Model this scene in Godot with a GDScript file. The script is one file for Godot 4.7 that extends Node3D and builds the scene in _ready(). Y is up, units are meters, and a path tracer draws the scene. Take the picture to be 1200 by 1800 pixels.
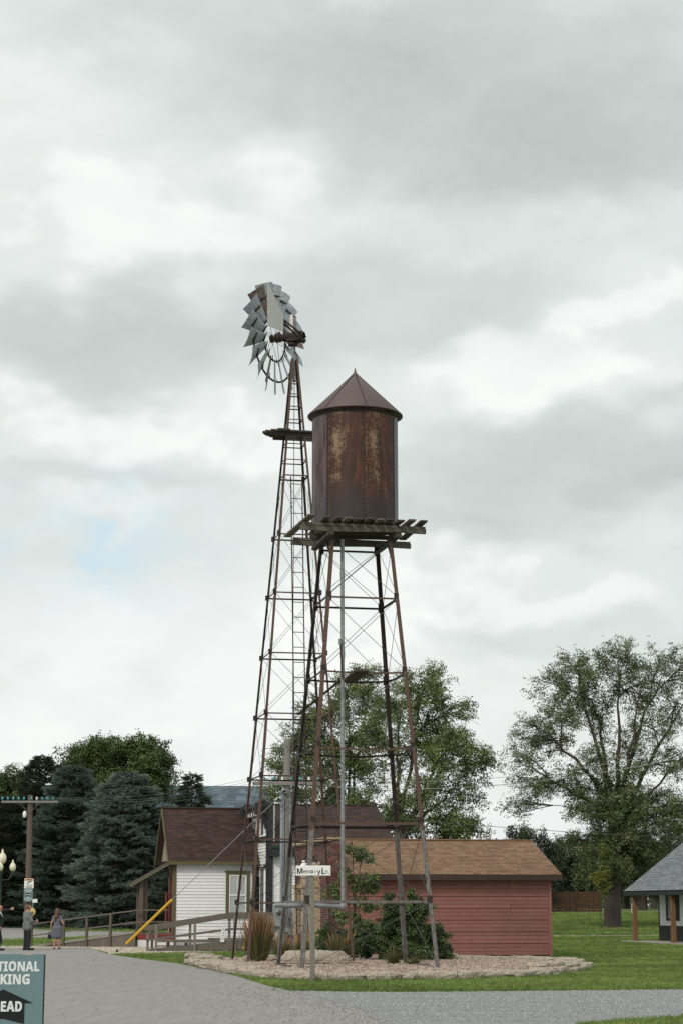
extends Node3D
# A grounds-keeper's view of a small heritage village: windmill, water tower, shops, lawns, trees. Units are metres, y is up.

const F := 3500.0            # focal length in pixels of the 1200 x 1800 photograph
const PITCH := 0.1952        # the camera looks up by 11.18 degrees
const EYE := 1.7
const SITE := 0.2            # the village is laid out on a grid turned by this angle
var rng := RandomNumberGenerator.new()
var used := {}
var M := {}

# ---------------------------------------------------------------- placing
func ray(px: float, py: float) -> Vector3:
	var u := (px - 600.0) / F
	var v := (900.0 - py) / F
	var c := cos(PITCH)
	var s := sin(PITCH)
	return Vector3(u, s + v * c, -(c - v * s)) / (c - v * s)

func at(px: float, py: float, d: float) -> Vector3:
	return Vector3(0, EYE, 0) + ray(px, py) * d

func height(d: float) -> float:       # the ground is level near the village and rises gently beyond it
	if d < 95.0: return 0.0
	if d < 130.0: return (d - 95.0) / 35.0 * 0.29
	if d < 180.0: return 0.29 + (d - 130.0) / 50.0 * 0.85
	return minf(1.14 + (d - 180.0) * 0.005, 1.35)

func ground_at(px: float, d: float) -> Vector3:
	var p := at(px, 1640.0, d)
	p.y = height(d)
	return p

func gp(px: float, py: float) -> Vector3:   # where the ground is seen
	var a := 8.0
	var b := 900.0
	var r := ray(px, py)
	for i in 40:
		var m := (a + b) / 2
		if EYE + r.y * m > height(m): a = m
		else: b = m
	var p := Vector3(0, EYE, 0) + r * a
	p.y = height(a)
	return p

func rnd(a: float, b: float) -> float:
	return rng.randf_range(a, b)

func in_ball() -> Vector3:
	while true:
		var v := Vector3(rnd(-1, 1), rnd(-1, 1), rnd(-1, 1))
		if v.length_squared() <= 1.0: return v
	return Vector3.ZERO

# ---------------------------------------------------------------- objects
func numbered(called: String) -> String:
	var n: int = used.get(called, 0)
	used[called] = n + 1
	return called if n == 0 else "%s_%03d" % [called, n]

func thing(called: String, label: String, category: String, pos := Vector3.ZERO, turn := 0.0, group := "") -> Node3D:
	var o := Node3D.new()
	o.name = numbered(called)
	add_child(o, true)
	o.position = pos
	o.rotation.y = turn
	tag(o, label, category, group)
	return o

func tag(o: Node, label: String, category: String, group := "") -> void:
	o.set_meta("label", label)
	o.set_meta("category", category)
	if group: o.set_meta("group", group)

func put(called: String, mesh: Mesh, m: Material, parent: Node = null, xf := Transform3D()) -> MeshInstance3D:
	var o := MeshInstance3D.new()
	o.name = called if parent else numbered(called)
	o.mesh = mesh
	o.material_override = m
	o.transform = xf
	(parent if parent else self).add_child(o, true)
	return o

func obj(called: String, st: SurfaceTool, m: Material, parent: Node = null, xf := Transform3D()) -> MeshInstance3D:
	return put(called, done(st), m, parent, xf)

func done(st: SurfaceTool) -> ArrayMesh:
	st.generate_normals()
	return st.commit()

func mb() -> SurfaceTool:
	var st := SurfaceTool.new()
	st.begin(Mesh.PRIMITIVE_TRIANGLES)
	st.set_smooth_group(-1)
	return st

func struct(called: String, st: SurfaceTool, m: Material) -> MeshInstance3D:
	var o := obj(called, st, m)
	o.set_meta("kind", "structure")
	return o

func stuff(o: Node) -> Node:
	o.set_meta("kind", "stuff")
	return o

func scatter(called: String, mesh: Mesh, m: Material, xfs: Array, cols: Array, parent: Node = null) -> MultiMeshInstance3D:
	var mm := MultiMesh.new()
	mm.transform_format = MultiMesh.TRANSFORM_3D
	mm.use_colors = cols.size() > 0
	mm.mesh = mesh
	mm.instance_count = xfs.size()
	for i in xfs.size():
		mm.set_instance_transform(i, xfs[i])
		if cols.size(): mm.set_instance_color(i, cols[i])
	var o := MultiMeshInstance3D.new()
	o.name = called if parent else numbered(called)
	o.multimesh = mm
	o.material_override = m
	(parent if parent else self).add_child(o, true)
	return o

# ---------------------------------------------------------------- shapes (corners are given counter-clockwise as seen from outside)
func tri(st: SurfaceTool, a: Vector3, b: Vector3, c: Vector3) -> void:
	st.add_vertex(a); st.add_vertex(c); st.add_vertex(b)

func quad(st: SurfaceTool, a: Vector3, b: Vector3, c: Vector3, d: Vector3) -> void:
	tri(st, a, b, c); tri(st, a, c, d)

func hexa(st: SurfaceTool, p: Array) -> void:   # p: bottom four, then top four, both counter-clockwise seen from above
	quad(st, p[3], p[2], p[1], p[0]); quad(st, p[4], p[5], p[6], p[7])
	for i in 4:
		var j := (i + 1) % 4
		quad(st, p[i], p[j], p[j + 4], p[i + 4])

func box(st: SurfaceTool, c: Vector3, s: Vector3, xf := Transform3D()) -> void:
	var h := s / 2
	var p := []
	for y in [-1, 1]:
		for q in [[-1, 1], [1, 1], [1, -1], [-1, -1]]:
			p.append(xf * (c + Vector3(h.x * q[0], h.y * y, h.z * q[1])))
	hexa(st, p)

func bevel_box(st: SurfaceTool, c: Vector3, s: Vector3, b: float, xf := Transform3D()) -> void:
	var h := s / 2
	var ring := []
	for lvl in [[-h.y, b], [-h.y + b, 0.0], [h.y - b, 0.0], [h.y, b]]:
		var r := []
		var x: float = h.x - lvl[1]
		var z: float = h.z - lvl[1]
		for q in [[-x + b, z], [x - b, z], [x, z - b], [x, -z + b], [x - b, -z], [-x + b, -z], [-x, -z + b], [-x, z - b]]:
			r.append(xf * (c + Vector3(q[0], lvl[0], q[1])))
		ring.append(r)
	for k in 3:
		for i in 8:
			var j := (i + 1) % 8
			quad(st, ring[k][i], ring[k][j], ring[k + 1][j], ring[k + 1][i])
	for i in range(1, 7):
		tri(st, ring[3][0], ring[3][i], ring[3][i + 1])
		tri(st, ring[0][0], ring[0][i + 1], ring[0][i])

func axes(a: Vector3, b: Vector3, up := Vector3.UP) -> Basis:   # y runs from a to b
	var y := (b - a).normalized()
	if absf(y.dot(up)) > 0.98: up = Vector3(0, 0, 1) if absf(y.z) < 0.9 else Vector3(1, 0, 0)
	var x := up.cross(y).normalized()
	return Basis(x, y, x.cross(y).normalized())

func bar(st: SurfaceTool, a: Vector3, b: Vector3, w: float, h: float, up := Vector3.UP) -> void:
	box(st, Vector3.ZERO, Vector3(w, a.distance_to(b), h), Transform3D(axes(a, b, up), (a + b) / 2))

func angle_iron(st: SurfaceTool, a: Vector3, b: Vector3, out: Vector3, w: float, t: float) -> void:   # an L whose corner points outwards
	var y := (b - a).normalized()
	var o := (out - y * out.dot(y)).normalized()
	var s := y.cross(o).normalized()
	for k in [-1.0, 1.0]:
		var e: Vector3 = (s * k - o).normalized()
		var n := y.cross(e).normalized()
		var off: Vector3 = e * w / 2 + n * (t / 2 * (1.0 if n.dot(o) < 0 else -1.0) + (0.001 if k > 0 else 0.0))
		bar(st, a + off, b + off, t, w, e)

func tube(st: SurfaceTool, a: Vector3, b: Vector3, r1: float, r2: float, n := 8, caps := true) -> void:
	var m := axes(a, b)
	st.set_smooth_group(0)
	var pa := []
	var pb := []
	for i in n:
		var d := m.x * cos(TAU * i / n) - m.z * sin(TAU * i / n)
		pa.append(a + d * r1); pb.append(b + d * r2)
	for i in n:
		var j := (i + 1) % n
		if r2 > 0.0005: quad(st, pa[i], pa[j], pb[j], pb[i])
		else: tri(st, pa[i], pa[j], b)
	st.set_smooth_group(-1)
	if caps:
		for i in range(1, n - 1):
			tri(st, pa[0], pa[i + 1], pa[i])
			if r2 > 0.0005: tri(st, pb[0], pb[i], pb[i + 1])

func path_tube(st: SurfaceTool, pts: Array, radii: Array, n := 6) -> void:
	st.set_smooth_group(0)
	var prev := []
	var m := axes(pts[0], pts[1])
	for k in pts.size():
		var d: Vector3 = (pts[mini(k + 1, pts.size() - 1)] - pts[maxi(k - 1, 0)]).normalized()
		var x := (m.x - d * m.x.dot(d)).normalized()
		m = Basis(x, d, x.cross(d).normalized())
		var cur := []
		for i in n: cur.append(pts[k] + (m.x * cos(TAU * i / n) - m.z * sin(TAU * i / n)) * radii[k])
		if k:
			for i in n:
				var j := (i + 1) % n
				quad(st, prev[i], prev[j], cur[j], cur[i])
		prev = cur
	st.set_smooth_group(-1)

func lathe(st: SurfaceTool, prof: Array, n: int, xf := Transform3D(), smooth := true) -> void:   # prof: (radius, y) from the bottom up the outside
	st.set_smooth_group(0 if smooth else -1)
	for k in prof.size() - 1:
		for i in n:
			var c := [Vector2.from_angle(-TAU * i / n), Vector2.from_angle(-TAU * (i + 1) / n)]
			var p := []
			for q in [[k, 0], [k, 1], [k + 1, 1], [k + 1, 0]]:
				p.append(xf * Vector3(prof[q[0]].x * c[q[1]].x, prof[q[0]].y, prof[q[0]].x * c[q[1]].y))
			if prof[k].x > 0.0001: tri(st, p[0], p[1], p[2])
			if prof[k + 1].x > 0.0001: tri(st, p[0], p[2], p[3])
	st.set_smooth_group(-1)

func prism(st: SurfaceTool, pts: PackedVector2Array, depth: float, xf := Transform3D()) -> void:   # the outline in x and y, from z 0 back to -depth
	if Geometry2D.is_polygon_clockwise(pts): pts.reverse()
	var idx := Geometry2D.triangulate_polygon(pts)
	var back := Vector3(0, 0, -depth)
	for i in range(0, idx.size(), 3):
		var a := Vector3(pts[idx[i]].x, pts[idx[i]].y, 0)
		var b := Vector3(pts[idx[i + 1]].x, pts[idx[i + 1]].y, 0)
		var c := Vector3(pts[idx[i + 2]].x, pts[idx[i + 2]].y, 0)
		if (b - a).cross(c - a).z < 0:
			var t := b
			b = c
			c = t
		tri(st, xf * a, xf * b, xf * c)
		if depth > 0: tri(st, xf * (a + back), xf * (c + back), xf * (b + back))
	if depth > 0:
		for i in pts.size():
			var a := Vector3(pts[i].x, pts[i].y, 0)
			var b := Vector3(pts[(i + 1) % pts.size()].x, pts[(i + 1) % pts.size()].y, 0)
			quad(st, xf * (a + back), xf * (b + back), xf * b, xf * a)

func sheet(pts: Array, y: float) -> SurfaceTool:   # a level sheet over ground points, lying on the ground
	var flat := PackedVector2Array()
	for p in pts: flat.append(Vector2(p.x, p.z))
	var st := mb()
	var idx := Geometry2D.triangulate_polygon(flat)
	for i in range(0, idx.size(), 3):
		var t := []
		for k in 3:
			var q := flat[idx[i + k]]
			t.append(Vector3(q.x, height(-q.y) + y, q.y))
		if (t[1] - t[0]).cross(t[2] - t[0]).y < 0: t.reverse()
		tri(st, t[0], t[1], t[2])
	return st

func pxs(list: Array) -> Array:
	var out := []
	for q in list: out.append(gp(q[0], q[1]))
	return out

func inside(p: Vector3, poly: PackedVector2Array) -> bool:
	return Geometry2D.is_point_in_polygon(Vector2(p.x, p.z), poly)

func flat_of(pts: Array) -> PackedVector2Array:
	var o := PackedVector2Array()
	for p in pts: o.append(Vector2(p.x, p.z))
	return o

# a stone: a box cut finely, rounded and roughened by noise
func rock(size: Vector3, seed_: int, rough: float, n := 5) -> ArrayMesh:
	var nz := FastNoiseLite.new()
	nz.seed = seed_
	nz.frequency = 1.6
	nz.fractal_octaves = 4
	var st := mb()
	st.set_smooth_group(0)
	for f in 6:
		var u := [Vector3.RIGHT, Vector3.RIGHT, Vector3.RIGHT, Vector3.RIGHT, Vector3.FORWARD, Vector3.FORWARD][f] as Vector3
		var w := [Vector3.UP, Vector3.UP, Vector3.FORWARD, Vector3.FORWARD, Vector3.UP, Vector3.UP][f] as Vector3
		var d := u.cross(w) * (1.0 if f % 2 == 0 else -1.0)
		if f % 2: u = -u
		for i in n:
			for j in n:
				var q := []
				for e in [[0, 0], [1, 0], [1, 1], [0, 1]]:
					var p: Vector3 = d + u * ((i + e[0]) * 2.0 / n - 1.0) + w * ((j + e[1]) * 2.0 / n - 1.0)
					var s: Vector3 = p.normalized() * 1.25
					p = p.lerp(s, 0.38)
					var v: Vector3 = p * size / 2
					v += p.normalized() * nz.get_noise_3dv(v * 2.2) * rough
					q.append(v)
				quad(st, q[0], q[1], q[2], q[3])
	return done(st)

# ---------------------------------------------------------------- materials (colours are linear, as in the real world)
func mat(c: Color, rough := 0.9, metal := 0.0) -> StandardMaterial3D:
	var m := StandardMaterial3D.new()
	m.albedo_color = c.linear_to_srgb()
	m.roughness = rough
	m.metallic = metal
	return m

func noise_map(freq: float, octaves: int, seed_: int, size: int, stops: Array, kind := FastNoiseLite.TYPE_SIMPLEX_SMOOTH) -> NoiseTexture2D:
	var n := FastNoiseLite.new()
	n.noise_type = kind
	n.frequency = freq
	n.fractal_octaves = octaves
	n.seed = seed_
	var t := NoiseTexture2D.new()
	t.width = size
	t.height = size
	t.seamless = true
	t.seamless_blend_skirt = 0.15
	t.noise = n
	if stops.size():
		var g := Gradient.new()
		var offs := PackedFloat32Array()
		var cols := PackedColorArray()
		for i in stops.size():
			offs.append(0.18 + 0.64 * i / (stops.size() - 1))
			cols.append((stops[i] as Color).linear_to_srgb())
		g.offsets = offs
		g.colors = cols
		t.color_ramp = g
	return t

func noisy(stops: Array, freq: float, scale: Vector3, rough := 0.9, bump := 0.0, world := false, octaves := 5, metal := 0.0) -> StandardMaterial3D:
	var m := StandardMaterial3D.new()
	var s := M.size() * 7 + 3 + int(freq * 1000)
	m.albedo_texture = noise_map(freq, octaves, s, 512, stops)
	m.uv1_triplanar = true
	m.uv1_world_triplanar = world
	m.uv1_scale = scale
	m.roughness = rough
	m.metallic = metal
	if bump > 0:
		m.heightmap_enabled = true
		m.heightmap_texture = noise_map(freq, octaves, s, 512, [])
		m.heightmap_scale = bump
	return m

func patchy(m: StandardMaterial3D, lo: float, hi: float, freq: float, size: float, world := true) -> StandardMaterial3D:   # broad tone differences over a surface
	m.detail_enabled = true
	m.detail_blend_mode = BaseMaterial3D.BLEND_MODE_MUL
	m.detail_albedo = noise_map(freq, 4, 91 + int(size), 256, [Color(lo, lo, lo), Color(hi, hi, hi)])
	m.detail_uv_layer = BaseMaterial3D.DETAIL_UV_2
	m.uv2_triplanar = true
	m.uv2_world_triplanar = world
	m.uv2_scale = Vector3.ONE / size
	return m

func tinted(rough := 0.9, back := Color(0, 0, 0)) -> StandardMaterial3D:   # takes the colours of vertices and copies
	var m := StandardMaterial3D.new()
	m.vertex_color_use_as_albedo = true
	m.roughness = rough
	if back.r + back.g + back.b > 0:
		m.backlight_enabled = true
		m.backlight = back.linear_to_srgb()
		m.cull_mode = BaseMaterial3D.CULL_DISABLED
	return m

func c3(r: float, g: float, b: float) -> Color:
	return Color(r, g, b)

func vary(c: Color, by: float) -> Color:
	var k := 1.0 + rnd(-by, by)
	return Color(c.r * k * (1 + rnd(-by, by) * 0.3), c.g * k, c.b * k * (1 + rnd(-by, by) * 0.3))

func make_materials() -> void:
	M.grass = patchy(noisy([c3(.072, .112, .02), c3(.145, .208, .044), c3(.195, .26, .072)], .03, Vector3.ONE / 2.2, 1.0, 1.5, true, 6), .6, 1.0, .03, 17.0)
	M.asphalt = patchy(noisy([c3(.225, .215, .204), c3(.29, .278, .264), c3(.345, .332, .317)], .34, Vector3.ONE / 1.7, .97, .2, true, 3), .84, 1.0, .05, 19.0)
	M.asphalt.uv2_scale = Vector3(1 / 3.2, 1, 1 / 34.0)      # worn in long tracks along the way
	M.gravel = patchy(noisy([c3(.15, .158, .165), c3(.27, .275, .285), c3(.40, .405, .41)], .16, Vector3.ONE / 2.0, .95, 1.2, true, 4), .8, 1.0, .02, 11.0)
	M.gravel.uv2_scale = Vector3(1 / 26.0, 1, 1 / 3.0)
	M.tan_gravel = noisy([c3(.26, .22, .17), c3(.42, .37, .30), c3(.55, .5, .42)], .16, Vector3.ONE / 2.5, .95, 1.2, true, 4)
	M.mulch = noisy([c3(.16, .115, .09), c3(.32, .24, .195), c3(.44, .35, .29)], .1, Vector3.ONE / 1.6, .95, 1.5, true, 4)
	M.concrete = noisy([c3(.36, .345, .32), c3(.47, .45, .42)], .06, Vector3.ONE / 2.0, .95, .2, true)
	M.limestone = noisy([c3(.17, .14, .105), c3(.40, .345, .275), c3(.53, .475, .395)], .03, Vector3.ONE / .9, .95, 1.2, true, 6)
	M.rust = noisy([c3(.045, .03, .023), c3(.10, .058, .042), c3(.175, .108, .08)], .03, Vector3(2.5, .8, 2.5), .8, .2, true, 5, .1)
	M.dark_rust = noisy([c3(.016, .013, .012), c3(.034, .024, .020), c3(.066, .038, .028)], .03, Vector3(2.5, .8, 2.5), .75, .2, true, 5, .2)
	M.zinc = noisy([c3(.19, .19, .19), c3(.25, .265, .275), c3(.29, .31, .325)], .02, Vector3(1.2, .5, 1.2), .55, 0, true, 4, .3)
	M.worn_zinc = noisy([c3(.10, .065, .05), c3(.16, .15, .14), c3(.21, .215, .22)], .022, Vector3(1.2, .5, 1.2), .6, 0, true, 4, .2)
	M.vane = noisy([c3(.10, .07, .06), c3(.36, .42, .47), c3(.45, .53, .60), c3(.5, .58, .65)], .07, Vector3.ONE * 1.0, .55, 0, true, 5, .1)
	M.vane_b = noisy([c3(.10, .05, .032), c3(.2, .12, .09), c3(.34, .385, .42), c3(.4, .45, .49)], .06, Vector3.ONE * 1.0, .6, 0, true, 5, .1)
	for k in ["vane", "vane_b"]:   # rust that has broken through the galvanising
		var v: StandardMaterial3D = M[k]
		patchy(v, .5, 1.0, .05, 1.3, false)
		v.detail_albedo = noise_map(.05, 5, 311, 256, [c3(.28, .10, .05), c3(.85, .72, .66), Color.WHITE, Color.WHITE, Color.WHITE, Color.WHITE] if k == "vane" else [c3(.2, .07, .035), c3(.45, .22, .13), c3(.9, .8, .75), Color.WHITE])
	M.tail = noisy([c3(.36, .35, .33), c3(.6, .59, .57), c3(.7, .69, .67)], .04, Vector3(3, 1, 3), .7, 0, true, 5, .1)
	M.old_wood = noisy([c3(.07, .06, .045), c3(.14, .125, .10), c3(.24, .215, .18)], .03, Vector3(.7, 7, 7), .95, .5, false, 5)
	M.dark_wood = noisy([c3(.03, .027, .022), c3(.07, .06, .05), c3(.12, .11, .09)], .03, Vector3(.7, 7, 7), .95, .4, false, 5)
	M.deck_wood = noisy([c3(.09, .075, .062), c3(.15, .13, .112), c3(.22, .195, .17)], .03, Vector3(.5, 6, 6), .95, .3, false, 5)
	M.deck_wood_b = noisy([c3(.075, .062, .052), c3(.125, .105, .09), c3(.18, .155, .135)], .035, Vector3(6, .5, 6), .95, .3, false, 5)
	M.post_wood = noisy([c3(.13, .12, .10), c3(.21, .195, .17), c3(.29, .275, .25)], .03, Vector3(8, .6, 8), .95, .3, false, 5)
	M.pole_wood = noisy([c3(.06, .045, .035), c3(.12, .092, .075), c3(.17, .135, .11)], .03, Vector3(6, .5, 6), .95, .4, false, 5)
	M.grey_pole = noisy([c3(.14, .13, .12), c3(.22, .21, .195), c3(.29, .28, .26)], .03, Vector3(6, .5, 6), .95, .3, false, 5)
	M.cedar = noisy([c3(.10, .05, .026), c3(.19, .10, .05), c3(.27, .155, .085)], .03, Vector3(6, .6, 6), .85, .2, false, 5)
	for k in 3:
		var w := .80 + .025 * k
		M["white_%d" % k] = patchy(noisy([c3(w * .86, w * .87, w * .86), c3(w, w * 1.005, w)], .02 + .004 * k, Vector3(.6, 3, 3), .75, 0, false, 4), .93, 1.0, .04, 3.0)
		var r := .95 + .06 * k
		M["red_%d" % k] = noisy([c3(.285 * r, .120 * r, .102 * r), c3(.355 * r, .152 * r, .131 * r)], .03 + .004 * k, Vector3(.5, 3, 3), .85, 0, false, 5)
		patchy(M["red_%d" % k], .86, 1.0, .03, 4.0)
		M["fence_%d" % k] = noisy([c3(.012, .007, .005), c3(.028 + .022 * k, .013 + .009 * k, .008), c3(.16, .07, .03)], .02 + .006 * k, Vector3(.35, 5, 5), .85, 0, false, 5)
		M["skirt_%d" % k] = noisy([c3(.10 + .02 * k, .085 + .018 * k, .07 + .015 * k), c3(.19, .165, .14)], .03, Vector3(6, .6, 6), .95, .2, false, 4)
	M.gable_tan = noisy([c3(.24, .21, .15), c3(.32, .28, .2)], .03, Vector3(3, 3, .6), .85)
	M.olive = mat(c3(.10, .09, .04), .75)
	M.maroon = mat(c3(.11, .022, .018), .7)
	M.trim_red = mat(c3(.22, .03, .028), .7)
	M.white = mat(c3(.8, .8, .78), .7)
	M.black = mat(c3(.014, .015, .018), .6)
	M.iron = mat(c3(.02, .02, .02), .6, .3)
	M.dark_green = mat(c3(.01, .035, .028), .55)
	M.teal = noisy([c3(.115, .195, .205), c3(.13, .215, .225)], .02, Vector3.ONE * 2, .6, 0, false, 4)
	M.letter = mat(c3(.66, .69, .69), .8)
	M.ink = mat(c3(.009, .012, .0125), .95)
	M.glass = StandardMaterial3D.new()
	M.glass.transparency = BaseMaterial3D.TRANSPARENCY_ALPHA
	M.glass.albedo_color = Color(.85, .9, .92, .12)
	M.glass.roughness = .05
	M.dark_room = mat(c3(.012, .011, .010), .9)
	M.curtain = noisy([c3(.42, .42, .40), c3(.62, .62, .59)], .03, Vector3(9, .4, 9), .95, 0, false, 3)
	M.fascia = mat(c3(.055, .032, .026), .8)
	M.shingle = tinted(.95)
	M.leaf = tinted(.65, c3(.06, .09, .02))
	M.dark_leaf = tinted(.75, c3(.05, .065, .025))
	M.needle = tinted(.8, c3(.012, .02, .014))
	M.stones = tinted(.95)
	M.bark = noisy([c3(.028, .022, .017), c3(.06, .048, .038), c3(.10, .082, .064)], .04, Vector3(3, .7, 3), .95, 1.0, true, 5)
	M.brick = tinted(.9)
	M.mortar = noisy([c3(.40, .37, .34), c3(.5, .47, .44)], .06, Vector3.ONE * 2, .95)
	M.stone_tan = noisy([c3(.36, .26, .16), c3(.48, .36, .235)], .05, Vector3.ONE * 1.4, .9)
	M.box_grey = noisy([c3(.22, .25, .27), c3(.3, .33, .35)], .02, Vector3.ONE * 2, .55, 0, false, 3)
	M.yellow = mat(c3(.62, .36, .02), .5)
	M.wire = mat(c3(.09, .10, .10), .6, .4)
	M.pale_wire = mat(c3(.36, .36, .35), .5, .4)
	M.globe = mat(c3(.72, .68, .52), .35)
	M.aqua = mat(c3(.05, .28, .30), .2)

# ---------------------------------------------------------------- the overcast sky, computed
var n_broad := FastNoiseLite.new()
var n_fine := FastNoiseLite.new()
var n_wisp := FastNoiseLite.new()

# soft masses of the cloud deck: where (azimuth, elevation in degrees), their half sizes, and how much brighter or greyer
const MASSES := [
	[4.5, 22.6, 8.5, 2.7, -0.15], [8.0, 21.0, 5.5, 1.5, -0.05], [-1.5, 24.2, 5.5, 1.6, -0.06], [3.0, 26.5, 12.0, 1.6, -0.05], [-7.5, 25.0, 3.0, .7, -0.06], [-7.0, 22.9, 3.2, 1.0, 0.03],
	[-6.0, 19.6, 4.5, 1.3, 0.08], [-2.6, 20.8, 1.9, .8, 0.07], [5.0, 19.3, 7.0, .7, 0.02], [-7.0, 16.2, 4.4, 1.35, -0.16], [1.5, 17.2, 4.8, 1.1, -0.11], [3.0, 16.0, 3.5, .8, -0.05],
	[-5.8, 13.6, 4.6, 1.2, 0.11], [8.6, 17.6, 1.9, .8, 0.13], [5.6, 15.4, 2.3, 1.2, 0.09], [9.0, 15.0, 2.0, .9, 0.02], [-7.0, 11.9, 3.2, .5, -0.07], [6.5, 12.6, 5.0, 1.2, -0.15], [3.6, 10.7, 3.2, .7, -0.12], [9.5, 11.2, 2.4, .9, -0.08],
	[-7.6, 11.1, 1.6, .45, 0.08], [-5.0, 8.4, 5.0, 1.1, 0.07], [0.0, 9.0, 2.2, 2.0, 0.10], [5.6, 8.7, 3.2, .7, 0.085], [7.0, 7.3, 3.6, .6, -0.06], [-2.0, 6.0, 8.0, 1.2, 0.06], [0.0, 3.0, 14.0, 1.8, 0.07]]

func sky_colour(dir: Vector3) -> Color:
	var az := rad_to_deg(atan2(dir.x, -dir.z))
	var el := rad_to_deg(asin(clampf(dir.y, -1, 1)))
	var e := maxf(el, 0.0)
	var h := Vector2(dir.x, dir.z).normalized() * (1.0 + (90.0 - e) * 0.006) + Vector2(3.37, 5.71)
	var st := 1.5
	# warp so that the masses have ragged, billowed edges
	var w1 := n_wisp.get_noise_3d(h.x * 7.0, e * 0.34, h.y * 7.0)
	var w2 := n_wisp.get_noise_3d(h.x * 8.0 + 40.0, e * 0.36, h.y * 8.0 - 30.0)
	var b := n_broad.get_noise_3d(h.x * st, e * 0.085 + w1 * 0.10, h.y * st)
	var f := n_fine.get_noise_3d(h.x * 4.5 + w1 * 0.25, e * 0.26 + w2 * 0.25, h.y * 4.5)
	var g := n_fine.get_noise_3d(h.x * 16.0 + w2 * .6, e * 0.85 + w1 * .5, h.y * 16.0 + 9.0)
	var v := 0.0
	if absf(az) < 40.0 and e < 60.0:
		var rag := f * 1.1 + g * .9 + n_fine.get_noise_3d(h.x * 40.0, e * 2.1 + w2, h.y * 40.0) * .5
		for m in MASSES:
			var dx: float = (az + w1 * 2.6 - m[0]) / m[2]
			var dy: float = (el + w2 * 1.3 + w1 * .6 - m[1]) / m[3]
			var q := dx * dx + dy * dy
			if q < 6.0: v += m[4] * lerpf(exp(-q * q * 0.45) * 1.1, smoothstep(0.0, .85, 1.1 - q * .8 + rag * 1.3), .55 if m[4] > 0.075 else .15)
	var near := smoothstep(14.0, 24.0, absf(az)) if e < 34.0 else 1.0
	v += b * lerpf(0.05, 0.26, near)
	v += smoothstep(-.25, .35, f) * 0.045 - 0.022 + g * 0.022
	var l := clampf(0.775 + 0.03 * smoothstep(9.0, 3.0, el) + v, 0.49, 0.95)
	var t := (l - 0.50) / 0.47
	var c := Color(.915, 1.0, .975).lerp(Color(.985, 1.0, .985), smoothstep(.25, .95, t)) * l
	# a thin place where the blue comes through
	var bx := (az + 7.5 + w2 * 2.0) / 2.7
	var by := (el - 10.0 + w1 * 1.4) / 1.2
	var thin := exp(-(bx * bx + by * by)) * smoothstep(-.5, .3, g + f * .7)
	if absf(az) < 40: c = c.lerp(Color(.58, .73, .81), minf(thin * 1.25, .95))
	return c

func make_sky() -> ImageTexture:
	n_broad.seed = 5
	n_broad.frequency = 1.0
	n_broad.fractal_octaves = 4
	n_fine.seed = 11
	n_fine.frequency = 1.0
	n_fine.fractal_octaves = 5
	n_wisp.seed = 23
	n_wisp.frequency = 1.0
	n_wisp.fractal_octaves = 4
	var w := 4096
	var im := Image.create(512, 256, false, Image.FORMAT_RGBF)
	for y in 256:
		for x in 512:
			im.set_pixel(x, y, sky_colour(sky_dir((x + .5) / 512.0, (y + .5) / 256.0)))
	im.resize(w, w / 2, Image.INTERPOLATE_CUBIC)
	# in front, where the clouds are seen larger, the same clouds in finer steps
	var x0 := int(w * (0.75 - 24.0 / 360.0))
	var x1 := int(w * (0.75 + 24.0 / 360.0))
	for y in range(int(w / 2 * (0.5 - 36.0 / 180.0)), w / 4 + 12):
		for x in range(x0, x1):
			im.set_pixel(x, y, sky_colour(sky_dir((x + .5) / w, (y + .5) / (w / 2))))
	return ImageTexture.create_from_image(im)

func sky_dir(u: float, v: float) -> Vector3:
	var az := (u - 0.75) * TAU      # the panorama is turned a quarter, see sky_rotation
	var el := (0.5 - v) * PI
	return Vector3(sin(az) * cos(el), sin(el), -cos(az) * cos(el))

# ---------------------------------------------------------------- ground
var road_pts := []
var lane_pts := []
var island_pts := []
var gravel_pts := []
var back_pts := []
var path_pts := []

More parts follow.
